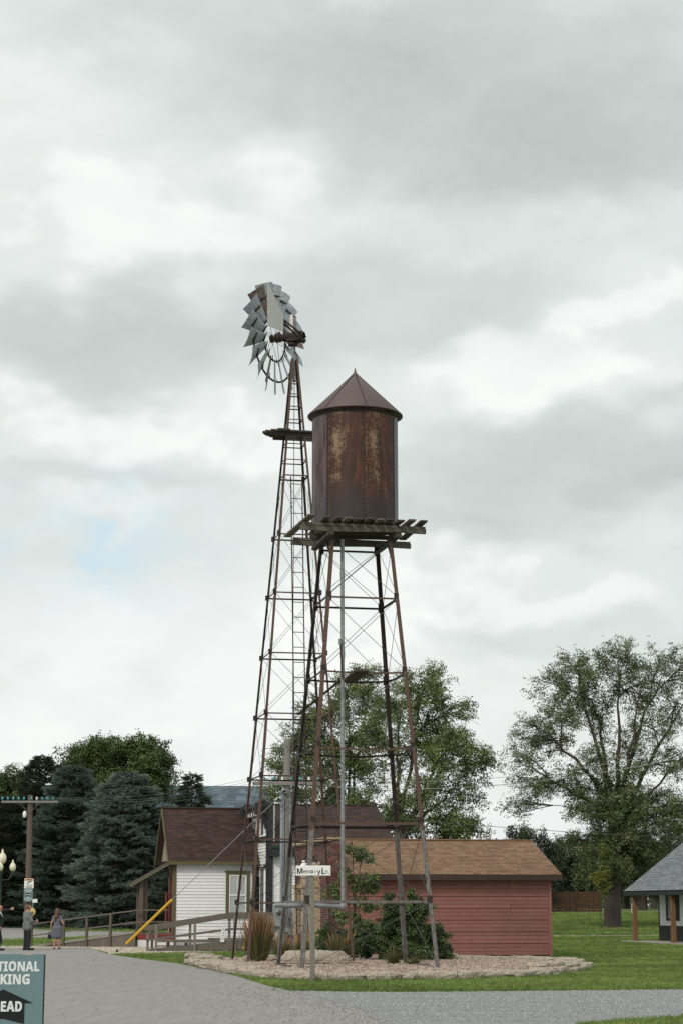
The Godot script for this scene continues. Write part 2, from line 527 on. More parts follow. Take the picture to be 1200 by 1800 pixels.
func ground() -> void:
	var st := mb()
	st.set_smooth_group(0)
	var rows := [-80.0, 0.0, 30.0, 60.0, 94.0, 95.0, 100.0, 110.0, 120.0, 130.0, 140.0, 150.0, 160.0, 170.0, 180.0, 200.0, 222.0, 300.0, 600.0, 2500.0]
	for i in rows.size() - 1:
		for k in 10:
			var x := -1500.0 + k * 300.0
			var a: float = rows[i]
			var b: float = rows[i + 1]
			quad(st, Vector3(x, height(a), -a), Vector3(x + 300, height(a), -a), Vector3(x + 300, height(b), -b), Vector3(x, height(b), -b))
	struct("lawn_ground", st, M.grass)
	road_pts = pxs([[-220, 1667.6], [0, 1667.4], [155, 1666.6], [172, 1671], [192, 1677.5], [250, 1686], [322, 1695], [352, 1702], [400, 1711], [436, 1722], [470, 1733], [510, 1742], [620, 1743.5]]) + [gp(720, 1800), Vector3(5.5, 0, 30), Vector3(-40, 0, 30), Vector3(-40, 0, -60)]
	struct("asphalt_road", sheet(road_pts, .004), M.asphalt)
	lane_pts = pxs([[490, 1736], [520, 1743], [700, 1744.5], [900, 1743], [1100, 1741], [1200, 1740]]) + [Vector3(70, 0, -43), Vector3(70, 0, -32)] + pxs([[1200, 1787], [1100, 1793], [1010, 1800]]) + [Vector3(3.6, 0, -26), Vector3(3.0, 0, -10), Vector3(1.8, 0, -20), gp(690, 1800), gp(640, 1775)]
	struct("gravel_lane", sheet(lane_pts, .008), M.gravel)
	gravel_pts = pxs([[-20, 1667.8], [60, 1667.4], [155, 1666.4], [175, 1671], [194, 1677.8], [300, 1676], [440, 1673], [640, 1668], [640, 1656], [400, 1656], [300, 1656], [200, 1657], [85, 1663], [20, 1664.4]])
	struct("gravel_bed", sheet(gravel_pts, .010), M.tan_gravel)
	struct("concrete_walk", sheet(pxs([[-160, 1666.2], [74, 1665.4], [86, 1662.4], [-160, 1662.8]]), .016), M.concrete)
	back_pts = pxs([[-160, 1625], [0, 1626.4], [24, 1627.6], [60, 1633.5], [130, 1636.6], [250, 1638.4], [330, 1639], [330, 1642], [250, 1643], [130, 1647.4], [60, 1649.6], [0, 1652], [-160, 1653]])
	struct("back_road", sheet(back_pts, .006), M.asphalt)
	path_pts = pxs([[960, 1646.6], [1170, 1646.8], [1400, 1647], [1400, 1644.6], [1170, 1644.4], [960, 1644.2]])
	struct("footpath", sheet(path_pts, .012), noisy([c3(.27, .245, .2), c3(.36, .33, .28)], .06, Vector3.ONE, .95))
	# the raised bed round the two towers
	island_pts = pxs([[352, 1695], [368, 1700], [404, 1707], [446, 1715.5], [484, 1720.5], [560, 1724], [640, 1724], [720, 1723], [800, 1723], [880, 1719], [950, 1715], [1000, 1709], [1010, 1702], [985, 1696], [900, 1691], [800, 1689], [700, 1687], [600, 1686], [500, 1687], [440, 1692], [385, 1691.5]])
	var bed := sheet(island_pts, .10)
	for i in island_pts.size():
		var a: Vector3 = island_pts[i]
		var b: Vector3 = island_pts[(i + 1) % island_pts.size()]
		quad(bed, a - Vector3(0, .1, 0), b - Vector3(0, .1, 0), b + Vector3(0, .1, 0), a + Vector3(0, .1, 0))
	struct("stone_mulch_bed", bed, M.mulch)
	# the stones of the mulch, nearer ones
	var bits := []
	for k in 3: bits.append(rock(Vector3(1, .62, .8), 30 + k, .12, 2))
	var flat := flat_of(island_pts)
	for k in 3:
		var xfs := []
		var cols := []
		while xfs.size() < 7500:
			var p := Vector3(rnd(-6, 9), .11, rnd(-64, -46))
			if not inside(p, flat): continue
			var s := rnd(.045, .115)
			xfs.append(Transform3D(Basis.from_euler(Vector3(rnd(-.4, .4), rnd(0, TAU), rnd(-.4, .4))).scaled(Vector3.ONE * s), p))
			cols.append(vary([c3(.36, .265, .21), c3(.29, .21, .17), c3(.46, .38, .32), c3(.2, .155, .135), c3(.40, .31, .25)][rng.randi() % 5], .18))
		stuff(scatter("mulch_stone", bits[k], M.stones, xfs, cols)).set_meta("label", "pinkish broken stone mulch covering the raised bed")
	# loose stones along the edges of the road and on the pale gravel
	var xf2 := []
	var co2 := []
	var gf := flat_of(gravel_pts)
	while xf2.size() < 9000:
		var p := Vector3(rnd(-14, -2), .012, rnd(-88, -71))
		if not inside(p, gf): continue
		xf2.append(Transform3D(Basis.from_euler(Vector3(rnd(-.4, .4), rnd(0, TAU), 0)).scaled(Vector3.ONE * rnd(.025, .06)), p))
		co2.append(vary([c3(.46, .40, .32), c3(.36, .31, .25), c3(.56, .51, .44)][rng.randi() % 3], .15))
	stuff(scatter("gravel_stone", bits[0], M.stones, xf2, co2)).set_meta("label", "pale tan pea gravel in front of the porch and ramps")
	var xf3 := []
	var co3 := []
	var lf := flat_of(lane_pts)
	while xf3.size() < 18000:
		var p := Vector3(rnd(-2.5, 10), .009, rnd(-43, -30))
		var out := not inside(p, lf)
		if out and (p.x > 5.0 or rng.randf() > exp(-absf(p.x + .6 + (p.z + 40) * -.17) * .9) or not inside(p, flat_of(road_pts))): continue
		xf3.append(Transform3D(Basis.from_euler(Vector3(rnd(-.4, .4), rnd(0, TAU), 0)).scaled(Vector3.ONE * rnd(.009, .025)), p))
		co3.append(vary([c3(.33, .335, .34), c3(.2, .205, .215), c3(.45, .45, .45), c3(.27, .26, .25)][rng.randi() % 4], .15))
	stuff(scatter("lane_stone", bits[1], M.stones, xf3, co3)).set_meta("label", "grey crushed stone lying loose on the gravel lane")
	var xf4 := []
	var co4 := []
	var rf := flat_of(road_pts)
	while xf4.size() < 700:
		var p := Vector3(rnd(-9, 2.5), .006, rnd(-62, -30))
		if not inside(p, rf): continue
		if rng.randf() > .25 and p.x < -1.0 - (p.z + 30) * .05: continue
		xf4.append(Transform3D(Basis.from_euler(Vector3(rnd(-.4, .4), rnd(0, TAU), 0)).scaled(Vector3.ONE * rnd(.007, .02)), p))
		co4.append(vary([c3(.12, .11, .10), c3(.3, .29, .28), c3(.07, .065, .06)][rng.randi() % 3], .15))
	stuff(scatter("road_pebble", bits[2], M.stones, xf4, co4)).set_meta("label", "small loose pebbles strewn over the grey asphalt road")
	# cracks and worn patches in the asphalt, thin dark seams
	var cr := mb()
	for q in [[205, 1694, 70], [220, 1699, 40], [150, 1676, 40], [232, 1693, 36], [120, 1745, 34], [300, 1722, 46], [420, 1752, 30]]:
		var a := gp(q[0], q[1])
		for i in int(q[2] / 6.0):
			var b := a + Vector3(rnd(.06, .2), 0, rnd(-.06, .06))
			var w := rnd(.008, .022)
			quad(cr, a + Vector3(0, .008, w), b + Vector3(0, .008, w), b + Vector3(0, .008, -w), a + Vector3(0, .008, -w))
			a = b
	var cro := struct("road_crack", cr, mat(c3(.09, .085, .08), .95))
	cro.set_meta("label", "short dark cracks in the grey asphalt road")

func blade_mesh(n: int, h: float, w: float, spread: float, bend: float, seed_: int) -> ArrayMesh:
	var r := RandomNumberGenerator.new()
	r.seed = seed_
	var st := mb()
	st.set_smooth_group(0)
	for i in n:
		var a := r.randf_range(0, TAU)
		var o := Vector3(cos(a), 0, sin(a))
		var base := o * r.randf_range(0, spread)
		var side := Vector3(-sin(a + r.randf_range(-1, 1)), 0, cos(a)).normalized() * w
		var hh := h * r.randf_range(.55, 1.1)
		var b := bend * r.randf_range(.3, 1.2)
		var mid := base + Vector3(0, hh * .6, 0) + o * b * .35
		var tip := base + Vector3(0, hh, 0) + o * b
		quad(st, base - side, base + side, mid + side * .75, mid - side * .75)
		tri(st, mid - side * .75, mid + side * .75, tip)
	return done(st)

func lawn() -> void:
	var tuft := [blade_mesh(7, .075, .0035, .05, .04, 3), blade_mesh(7, .06, .0035, .06, .05, 4)]
	var m := tinted(.8, c3(.02, .035, .006))
	var road := flat_of(road_pts)
	var lane := flat_of(lane_pts)
	var isl := flat_of(island_pts)
	var grv := flat_of(gravel_pts)
	var back := flat_of(back_pts)
	var path := flat_of(path_pts)
	var patch := FastNoiseLite.new()
	patch.seed = 8
	patch.frequency = .22
	patch.fractal_octaves = 4
	for k in 2:
		var xfs := []
		var cols := []
		for zone in [[-3.2, 12, -52, -41, 21000], [5.5, 14, -68, -46, 26000], [3, 10, -33.5, -28, 3500], [-10, -1, -78, -57, 14000], [-1, 8, -69, -61, 6000], [7, 20, -92, -68, 26000], [9, 26, -125, -92, 22000], [12, 34, -175, -125, 20000], [-26, -4, -150, -84, 20000]]:
			for i in zone[4] as int:
				var p := Vector3(rnd(zone[0], zone[1]), 0, rnd(zone[2], zone[3]))
				if inside(p, road) or inside(p, lane) or inside(p, isl) or inside(p, grv): continue
				var s := rnd(.6, 1.25) * clampf(-p.z / 68.0, 1.0, 2.2)
				p.y = height(-p.z)
				if inside(p, back) or inside(p, path): continue
				xfs.append(Transform3D(Basis(Vector3.UP, rnd(0, TAU)).scaled(Vector3(s, s * rnd(.7, 1.2), s)), p))
				var t := patch.get_noise_2d(p.x, p.z) * .9 + .5 + rnd(-.22, .22)
				cols.append(vary(c3(.088, .142, .026).lerp(c3(.20, .28, .066), clampf(t, 0, 1)), .12))
		stuff(scatter("grass", tuft[k], m, xfs, cols)).set_meta("label", "short mown green grass of the lawns")

func weeds() -> void:   # longer unmown grass along stones, posts and walls
	var xfs := []
	var cols := []
	var spots := []
	for i in island_pts.size():
		var a: Vector3 = island_pts[i]
		var b: Vector3 = island_pts[(i + 1) % island_pts.size()]
		if i >= 4: for k in 18: spots.append(a.lerp(b, rng.randf()) + (a.lerp(b, .5) - Vector3(1.5, 0, -54)).normalized() * rnd(.2, .5))
	for k in 110: spots.append(shed_xf * Vector3(rnd(.3, 7.2), 0, rnd(.02, .14)))
	for k in 10: spots.append(gp(551, 1728) + Vector3(rnd(-.2, .2), 0, rnd(-.2, .2)))
	for k in 60: spots.append(gp(rnd(470, 1000), rnd(1735, 1742)))
	for p in spots:
		var s := rnd(.5, 1.2)
		xfs.append(Transform3D(Basis(Vector3.UP, rnd(0, TAU)).scaled(Vector3(s, s * rnd(.8, 1.5), s)), p))
		cols.append(vary(c3(.07, .115, .022).lerp(c3(.2, .2, .07), pow(rng.randf(), 2.0)), .15))
	stuff(scatter("long_grass", blade_mesh(8, .15, .004, .06, .09, 14), tinted(.8, c3(.02, .035, .006)), xfs, cols)).set_meta("label", "longer grass and weeds along the stones and walls")

func island() -> void:
	weeds()
	# the flat stones that edge the bed, each a part
	var edge := thing("stone_edging", "low edging of rough pale limestone slabs around the stone mulch bed", "stone edging")
	var kinds := []
	for k in 6: kinds.append(rock(Vector3(1, 1, 1), 50 + k, .17, 6))
	var n := island_pts.size()
	for i in n:
		var a: Vector3 = island_pts[i]
		var b: Vector3 = island_pts[(i + 1) % n]
		var front := i < 12
		var left := i < 3 or i == n - 1
		var d := a.distance_to(b)
		var t := 0.0
		while t < d - .15:
			var l := minf(rnd(.55, 1.35), d - t)
			var p := a.lerp(b, (t + l / 2) / d)
			var hgt := rnd(.16, .25) if front else rnd(.15, .24)
			if left: hgt = rnd(.2, .28)
			var xf := Transform3D(Basis(Vector3.UP, atan2(-(b - a).z, (b - a).x) + rnd(-.12, .12)) * Basis.from_scale(Vector3(l * 1.03, hgt, rnd(.42, .7) * (1.35 if left or i in [10, 11, 12] else 1.0))), p + Vector3(0, hgt * .34, rnd(-.08, .08)))
			put("stone", kinds[rng.randi() % 6], M.limestone, edge, xf)
			if i in [0, 10, 11, 12, 20] and rng.randf() < .75:
				put("stone", kinds[rng.randi() % 6], M.limestone, edge, Transform3D(xf.basis.scaled(Vector3(.8, .6, .9)), xf.origin + Vector3(rnd(-.15, .15), hgt * .62, rnd(-.25, .05))))
			t += l + rnd(.0, .05)
	var bld := put("boulder", rock(Vector3(1.75, .40, .95), 77, .10, 12), M.limestone, null, Transform3D(Basis(Vector3.UP, .08), gp(554, 1699) + Vector3(0, .22, 0)))
	tag(bld, "long flat pale boulder lying between the water tower's left legs", "boulder")
	var hose := mb()
	path_tube(hose, [gp(480, 1697) + Vector3(0, .15, 0), gp(492, 1696) + Vector3(0, .17, 0), gp(500, 1694) + Vector3(0, .26, 0), gp(507, 1691) + Vector3(0, .2, 0), gp(512, 1690) + Vector3(0, .12, 0)], [.025, .025, .025, .025, .025], 6)
	tag(obj("hose", hose, M.black), "black hose looping over the mulch beside the pale boulder", "hose")
	reed("reed_grass", gp(455, 1698), 1.55, .36, 620, 210, "tall feather grass with rusty tan plumes at the windmill's left legs")
	reed("reed_grass", gp(598, 1697), 1.1, .34, 260, 14, "green grass clump with a few tan plumes behind the boulder")
	reed("reed_grass", gp(533, 1695), .95, .3, 160, 40, "sparse tan grass clump rising beside the pale boulder's left end")
	reed("reed_grass", gp(691, 1703), .62, .13, 90, 2, "small green grass tuft in front of the big shrub")
	reed("reed_grass", gp(727, 1704), .42, .1, 60, 0, "tiny yellowing tuft at the water tower's right rear leg")
	reed("reed_grass", gp(498, 1694), .9, .25, 120, 26, "thin wispy grass clump between the windmill and the boulder")

func reed(called: String, p: Vector3, h: float, r: float, n: int, plumes: int, label: String) -> void:
	p.y = .08
	var t := thing(called, label, "ornamental grass", p, 0, "ornamental grasses in the bed")
	var g := []
	var gc := []
	var pl := []
	var pc := []
	for i in n:
		var a := rnd(0, TAU)
		var q := Vector3(cos(a), 0, sin(a)) * r * .45 * sqrt(rng.randf())
		var b := Basis(Vector3.UP, -a) * Basis(Vector3.FORWARD, rnd(.02, .38) * (1.0 + r * .4))
		g.append(Transform3D(b.scaled(Vector3(1, h * rnd(.5, .8), 1)), q))
		gc.append(vary(c3(.07, .085, .022).lerp(c3(.2, .15, .06), pow(rng.randf(), 2.2)), .2))
	for i in plumes:
		var a := rnd(0, TAU)
		var q := Vector3(cos(a), 0, sin(a)) * r * .4 * sqrt(rng.randf())
		var b := Basis(Vector3.UP, -a) * Basis(Vector3.FORWARD, pow(rng.randf(), 1.4) * .42 * (1.0 + r * .5))
		pl.append(Transform3D(b.scaled(Vector3(1, h * rnd(.62, 1.05), 1)), q))
		pc.append(vary(c3(.32, .19, .085).lerp(c3(.24, .125, .055), rng.randf()), .15))
	var m := tinted(.85, c3(.03, .04, .008))
	stuff(scatter("blades", blade_mesh(3, 1.0, .006, .03, .16, 21), m, g, gc, t))
	if plumes:
		var st := mb()
		tube(st, Vector3.ZERO, Vector3(.01, .62, 0), .003, .003, 3, false)
		lathe(st, [Vector2(.004, .58), Vector2(.014, .7), Vector2(.012, .86), Vector2(.0, 1.0)], 5)
		stuff(scatter("plumes", done(st), m, pl, pc, t))

# ---------------------------------------------------------------- lattice towers
func corner(k: int, side: float) -> Vector3:   # 0 front left, 1 front right, 2 rear right, 3 rear left
	return Vector3([-1, 1, 1, -1][k], 0, [1, 1, -1, -1][k]) * side / 2

func rods(parent: Node, levels: Array, sides: Array, r: float, m: Material, skip := []) -> void:
	for i in levels.size() - 1:
		if i in skip: continue
		for k in 4:
			var j := (k + 1) % 4
			for s in 2:
				var a := corner(k if s == 0 else j, sides[i]) + Vector3(0, levels[i], 0)
				var b := corner(j if s == 0 else k, sides[i + 1]) + Vector3(0, levels[i + 1], 0)
				var st := mb()
				tube(st, a, b, r, r, 4, false)
				obj("brace_rod", st, m, parent)

func tank_texture() -> ImageTexture:
	var n := FastNoiseLite.new()
	n.seed = 4
	n.frequency = 1.0
	n.fractal_octaves = 5
	var w := 768
	var h := 768
	var im := Image.create(w, h, false, Image.FORMAT_RGB8)
	for y in h:
		var v := 1.0 - y / float(h)
		for x in w:
			var u := x / float(w)      # u runs once round; panels are a tenth each
			var pu := fposmod((u - .75) * 7.0, 1.0)
			var cx := Vector2(cos(u * TAU), sin(u * TAU))
			var streak := n.get_noise_3d(cx.x * 14, v * 1.1, cx.y * 14)
			var fine := n.get_noise_3d(cx.x * 40, v * 22, cx.y * 40)
			var grain := n.get_noise_3d(cx.x * 55, v * 3.0, cx.y * 55 + 9)
			var patch := n.get_noise_3d(cx.x * 5 + 3, v * 3.2, cx.y * 5)
			var hor := n.get_noise_3d(cx.x * 5, v * 60, cx.y * 5 + 20)
			var c := Color(.052, .0175, .0105).lerp(Color(.088, .029, .0165), clampf(.5 + streak * .7 + patch * .7 + fine * .5, 0, 1))
			c = c.lerp(Color(.115, .036, .019), smoothstep(.1, .5, patch * 1.2 + grain * .5) * .6)
			c = c.lerp(Color(.024, .015, .013), clampf(.2 + grain * .9 - patch * .8, 0, .75))
			# the lower courses have gone purple-brown, in ragged streaks
			c = c.lerp(Color(.040, .030, .031), smoothstep(.40, .10, v + streak * .22 + patch * .1) * .9)
			# what is left of the old pale paint, in each sheet's left half, above and below the middle
			var band := exp(-pow((v - .70) / .17, 2)) + .75 * exp(-pow((v - .40) / .07, 2)) + .6 * exp(-pow((v - .97) / .05, 2))
			var col := exp(-pow((pu - .28) / .20, 2))
			var keep: float = band * col * 1.0 + patch * .5 + streak * .12 + fine * 1.0 + hor * .7 + grain * .25 + .22 * exp(-pow((v - 1.0) / .06, 2)) + .3 * exp(-pow((pu - .04) / .03, 2))
			c = c.lerp(Color(.25, .18, .11), smoothstep(.30, 1.35, keep) * .9)
			# blue-grey galvanising on some sheets
			var sheet_n := int(fposmod((u - .75) * 7.0, 7.0))
			if sheet_n in [5, 3]: c = c.lerp(Color(.115, .10, .115), clampf(.45 + streak * .8 + patch * .7, 0, .8))
			if sheet_n in [1, 4]: c = c.lerp(Color(.17, .20, .24), clampf(.7 + streak * .5, 0, .9))
			im.set_pixel(x, y, c.linear_to_srgb())
	return ImageTexture.create_from_image(im)

func water_tower() -> void:
	var T := thing("water_tower", "rusty round water tank with cone roof on four tall braced legs", "water tower", Vector3(.38, 0, -54.08), SITE)
	var lv := [.06, 1.83, 3.846, 5.836, 7.855, 9.871, 11.45]
	var sd := []
	for y in lv: sd.append(3.676 - .173 * y)
	for k in 4:
		var st := mb()
		var top := 3.9 if k != 3 else 3.0
		angle_iron(st, corner(k, 3.676) + Vector3(0, 0, 0), corner(k, 3.676 - .173 * top) + Vector3(0, top, 0), corner(k, 1), .112, .014)
		var leg := obj("leg", st, M.worn_zinc, T)
		st = mb()
		angle_iron(st, corner(k, 3.676 - .173 * (top - .25)) + Vector3(0, top - .25, 0) + corner(k, .012), corner(k, sd[6]) + Vector3(0, lv[6], 0) + corner(k, .012), corner(k, 1), .102, .014)
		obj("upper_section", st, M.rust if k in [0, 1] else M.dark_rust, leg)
		for i in range(1, 7):   # splice and gusset plates
			for s in [-1.0, 1.0]:
				st = mb()
				var e := (corner((k + (1 if s > 0 else 3)) % 4, 1) - corner(k, 1)).normalized()
				bar(st, corner(k, sd[i]) + Vector3(0, lv[i] - .13, 0) + e * .07, corner(k, sd[i]) + Vector3(0, lv[i] + .13, 0) + e * .07, .012 if absf(e.x) < .5 else .12, .12 if absf(e.x) < .5 else .012)
				obj("gusset_plate", st, M.dark_rust, leg)
	for i in range(1, 7):
		for k in 4:
			if i == 6 and k == 0: continue
			var st := mb()
			var a := corner(k, sd[i]) + Vector3(0, lv[i], 0)
			var b := corner((k + 1) % 4, sd[i]) + Vector3(0, lv[i], 0)
			var out := (corner(k, 1) + corner((k + 1) % 4, 1)).normalized() + Vector3(0, .9, 0)
			var sag: float = {3: .07, 4: .04}.get(i, 0.0)
			var prev := a
			for q in range(1, 7):
				var t := q / 6.0
				var p := a.lerp(b, t) - Vector3(0, sag * 4 * t * (1 - t), 0)
				angle_iron(st, prev, p, out, .068 if i < 3 else .05, .009)
				prev = p
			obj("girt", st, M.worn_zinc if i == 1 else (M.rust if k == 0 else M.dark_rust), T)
	rods(T, lv, sd, .0075, M.wire, [])
	for i in [3, 5]:   # doubled rods in two of the bays, front and back
		for k in [0, 2]:
			var st := mb()
			tube(st, corner(k, sd[i]) + Vector3(0, lv[i] + .16, 0), corner((k + 1) % 4, sd[i + 1]) + Vector3(0, lv[i + 1] + .04, 0), .007, .007, 4, false)
			obj("brace_rod", st, M.wire, T)
	# footing planks on the mulch between the legs
	for q in [[3, 0], [3, 2], [2, 1]]:
		var st := mb()
		bar(st, corner(q[0], 3.7).lerp(corner(q[1], 3.7), .03) + Vector3(0, .12, 0), corner(q[1], 3.7).lerp(corner(q[0], 3.7), .35) + Vector3(0, .12, 0), .1, .10)
		obj("footing_plank", st, M.dark_wood, T)
	# deck: two pairs of crosswise timbers on the legs, planks laid across them
	for q in [[1.02, 11.71, .23, 1.74, -1.72], [-1.0, 11.66, .22, 1.8, -1.62], [.35, 11.75, .2, 1.2, -1.2], [-.38, 11.75, .2, 1.2, -1.2]]:
		var st := mb()
		var prev := Vector3(q[4], q[1], q[0])
		for s in range(1, 6):
			var nx: float = lerpf(q[4], q[3], s / 5.0)
			var p := Vector3(nx, q[1] + sin(nx * 1.7) * .02, q[0])
			bar(st, prev, p, .11, q[2] * .56)
			prev = p
		obj("beam", st, M.old_wood if absf(q[0]) > .9 else M.dark_wood, T)
		if absf(q[0]) > .9:
			st = mb()
			bar(st, Vector3(q[4] + .06, q[1] + q[2] * .46, q[0] + .012), Vector3(q[3] - .02, q[1] + q[2] * .40, q[0] + .012), .1, q[2] * .33)
			obj("beam", st, M.old_wood, T)
	for s in [-.93, .93]:
		var st := mb()
		bar(st, Vector3(s, 11.54, 1.3), Vector3(s * .98, 11.54, -1.25), .16, .09)
		obj("cross_beam", st, M.dark_wood, T)
		st = mb()
		bar(st, Vector3(s * .93, 11.52, .2), Vector3(s * .90, 10.95, .86), .05, .05)
		obj("knee_brace", st, M.rust, T)
	var plank := mb()
	bevel_box(plank, Vector3.ZERO, Vector3(1, .055, 1), .012)
	var pm := done(plank)
	var px := [-1.60, -1.06, -.80, -.50, -.18, .06, .36, .66, .92, 1.24, 1.60]
	for i in px.size():
		var w: float = [.2, .18, .15, .16, .17, .15, .17, .17, .18, .19, .19][i]
		var f: float = [1.82, 1.60, 1.64, 1.58, 1.52, 1.62, 1.56, 1.6, 1.5, 1.62, 1.56][i]
		var b: float = [-1.5, -1.1, -1.25, -1.2, -1.2, -1.25, -1.2, -1.2, -1.3, -1.2, -1.3][i]
		put("plank", pm, M.dark_wood if i % 3 else M.old_wood, T, Transform3D(Basis(Vector3.UP, [.03, -.02, .02, .0, -.03, .01, .02, -.02, .03, .0, -.02][i]) * Basis.from_scale(Vector3(w, 1, f - b)), Vector3(px[i], 11.91 + (i % 2) * .004, (f + b) / 2)))
	for q in [[-.65, .13], [-.34, .14], [.21, .12], [.51, .11]]:   # boards under the tank that leave hardly a gap
		put("plank", pm, M.dark_wood, T, Transform3D(Basis.from_scale(Vector3(q[1], 1, 1.7)), Vector3(q[0], 11.902, -.16)))
	# tank
	var R := 1.18
	var st := SurfaceTool.new()
	st.begin(Mesh.PRIMITIVE_TRIANGLES)
	st.set_smooth_group(0)
	var N := 70
	for i in N:
		for rows in [[11.94, 15.1]]:
			var p := []
			for e in [[0, 0], [1, 0], [1, 1], [0, 1]]:
				var a: float = -(i + e[0]) * TAU / N
				var bulge := R + .006 * absf(sin((i + e[0]) * PI / (N / 7.0)))
				p.append([Vector3(cos(a) * bulge, rows[e[1]], sin(a) * bulge), Vector2((i + e[0]) / float(N), 1.0 - e[1])])
			for t in [[0, 2, 1], [0, 3, 2]]:
				for v in t:
					st.set_uv(p[v][1])
					st.add_vertex(p[v][0])
	var tm := StandardMaterial3D.new()
	tm.albedo_texture = tank_texture()
	tm.roughness = .58
	tm.metallic = .0
	tm.metallic_specular = .4
	var tank := obj("tank", st, tm, T)
	for k in 7:   # riveted seams between the sheets
		var a := -(.75 + k / 7.0) * TAU
		var d := Vector3(cos(a), 0, sin(a))
		var sm := mb()
		var B := Basis(d, Vector3.UP, d.cross(Vector3.UP))
		bevel_box(sm, Vector3(R + .006, 13.52, 0), Vector3(.014, 3.12, .05), .004, Transform3D(B, Vector3.ZERO))
		var seam := obj("seam", sm, M.dark_rust, tank)
		sm = mb()
		for r in 26:
			lathe(sm, [Vector2(.011, 0), Vector2(.008, .006), Vector2(0, .008)], 5, Transform3D(Basis(Vector3.UP, -a) * Basis(Vector3.FORWARD, PI / 2), d * (R + .013) + Vector3(0, 12.03 + r * .118, 0)))
		stuff(obj("rivets", sm, M.rust, tank))
	for y in [11.97, 15.02]:
		var hp := mb()
		lathe(hp, [Vector2(R + .001, y - .04), Vector2(R + .018, y - .035), Vector2(R + .018, y + .035), Vector2(R + .001, y + .04)], 48)
		obj("hoop", hp, M.dark_rust, tank)
	var fl := mb()
	lathe(fl, [Vector2(0, 11.942), Vector2(R, 11.941)], 40)
	obj("tank_floor", fl, M.dark_rust, tank)
	# conical roof of ten sheets with a turned-down edge
	var roof_m := noisy([c3(.075, .05, .047), c3(.115, .08, .075), c3(.14, .10, .094)], .02, Vector3.ONE * 1.5, .55, .05, true, 5, .1)
	var rf := mb()
	var RE := 1.325
	lathe(rf, [Vector2(R - .02, 15.10), Vector2(RE - .004, 15.088), Vector2(RE, 15.09), Vector2(RE, 15.115), Vector2(.06, 16.32), Vector2(0, 16.34)], 40)
	var roof := obj("roof", rf, roof_m, T)
	for k in 7:
		var a := -(.755 + k / 7.0) * TAU
		var d := Vector3(cos(a), 0, sin(a))
		rf = mb()
		bar(rf, d * (RE - .01) + Vector3(0, 15.125, 0), d * .07 + Vector3(0, 16.32, 0), .018, .016)
		obj("roof_rib", rf, M.dark_rust, roof)
	rf = mb()
	lathe(rf, [Vector2(.09, 16.27), Vector2(.075, 16.33), Vector2(.05, 16.36), Vector2(.035, 16.4), Vector2(.0, 16.55)], 12)
	obj("finial", rf, roof_m, roof)
	# pipes
	var inv := T.transform.affine_inverse()
	var pt := mb()
	var a0 := inv * at(602.5, 1593, 53.4)
	var a1 := inv * at(601.5, 948, 53.4)
	tube(pt, a0, a1, .055, .055, 12)
	var riser := obj("riser_pipe", pt, M.zinc, T)
	for f in [.17, .42, .68, .9]:
		pt = mb()
		var c := a0.lerp(a1, f)
		tube(pt, c - Vector3(0, .09, 0), c + Vector3(0, .09, 0), .066, .066, 12)
		obj("coupling", pt, M.zinc, riser)
	pt = mb()
	path_tube(pt, [inv * at(484, 1591, 53.0), inv * at(520, 1592, 53.0), inv * at(545, 1591, 53.2), inv * at(580, 1593, 53.4), a0 + Vector3(0, -.01, 0)], [.062, .062, .058, .058, .058], 12)
	obj("cross_pipe", pt, M.zinc, T)
	pt = mb()
	lathe(pt, [Vector2(0, -.09), Vector2(.08, -.09), Vector2(.08, .09), Vector2(0, .09)], 12, Transform3D(Basis(), a0))
	obj("elbow", pt, M.zinc, T)
	pt = mb()
	tube(pt, inv * at(602, 1194, 53.25), inv * at(598, 1128, 53.3), .022, .022, 8)
	obj("conduit", pt, M.dark_rust, T)
	pt = mb()
	tube(pt, inv * at(598, 1133, 53.3), inv * at(597.6, 1123, 53.3), .045, .045, 8)
	obj("conduit_cap", pt, M.zinc, T)
	# loose board lying over two girts, and a diagonal strut
	pt = mb()
	bar(pt, inv * at(636, 1178, 52.6), inv * at(615, 1197, 54.6), .38, .05)
	obj("loose_board", pt, M.dark_wood, T)
	pt = mb()
	bar(pt, inv * at(524, 1256, 55.5), inv * at(603, 1192, 53.5), .07, .03)
	obj("strut", pt, M.dark_rust, T)

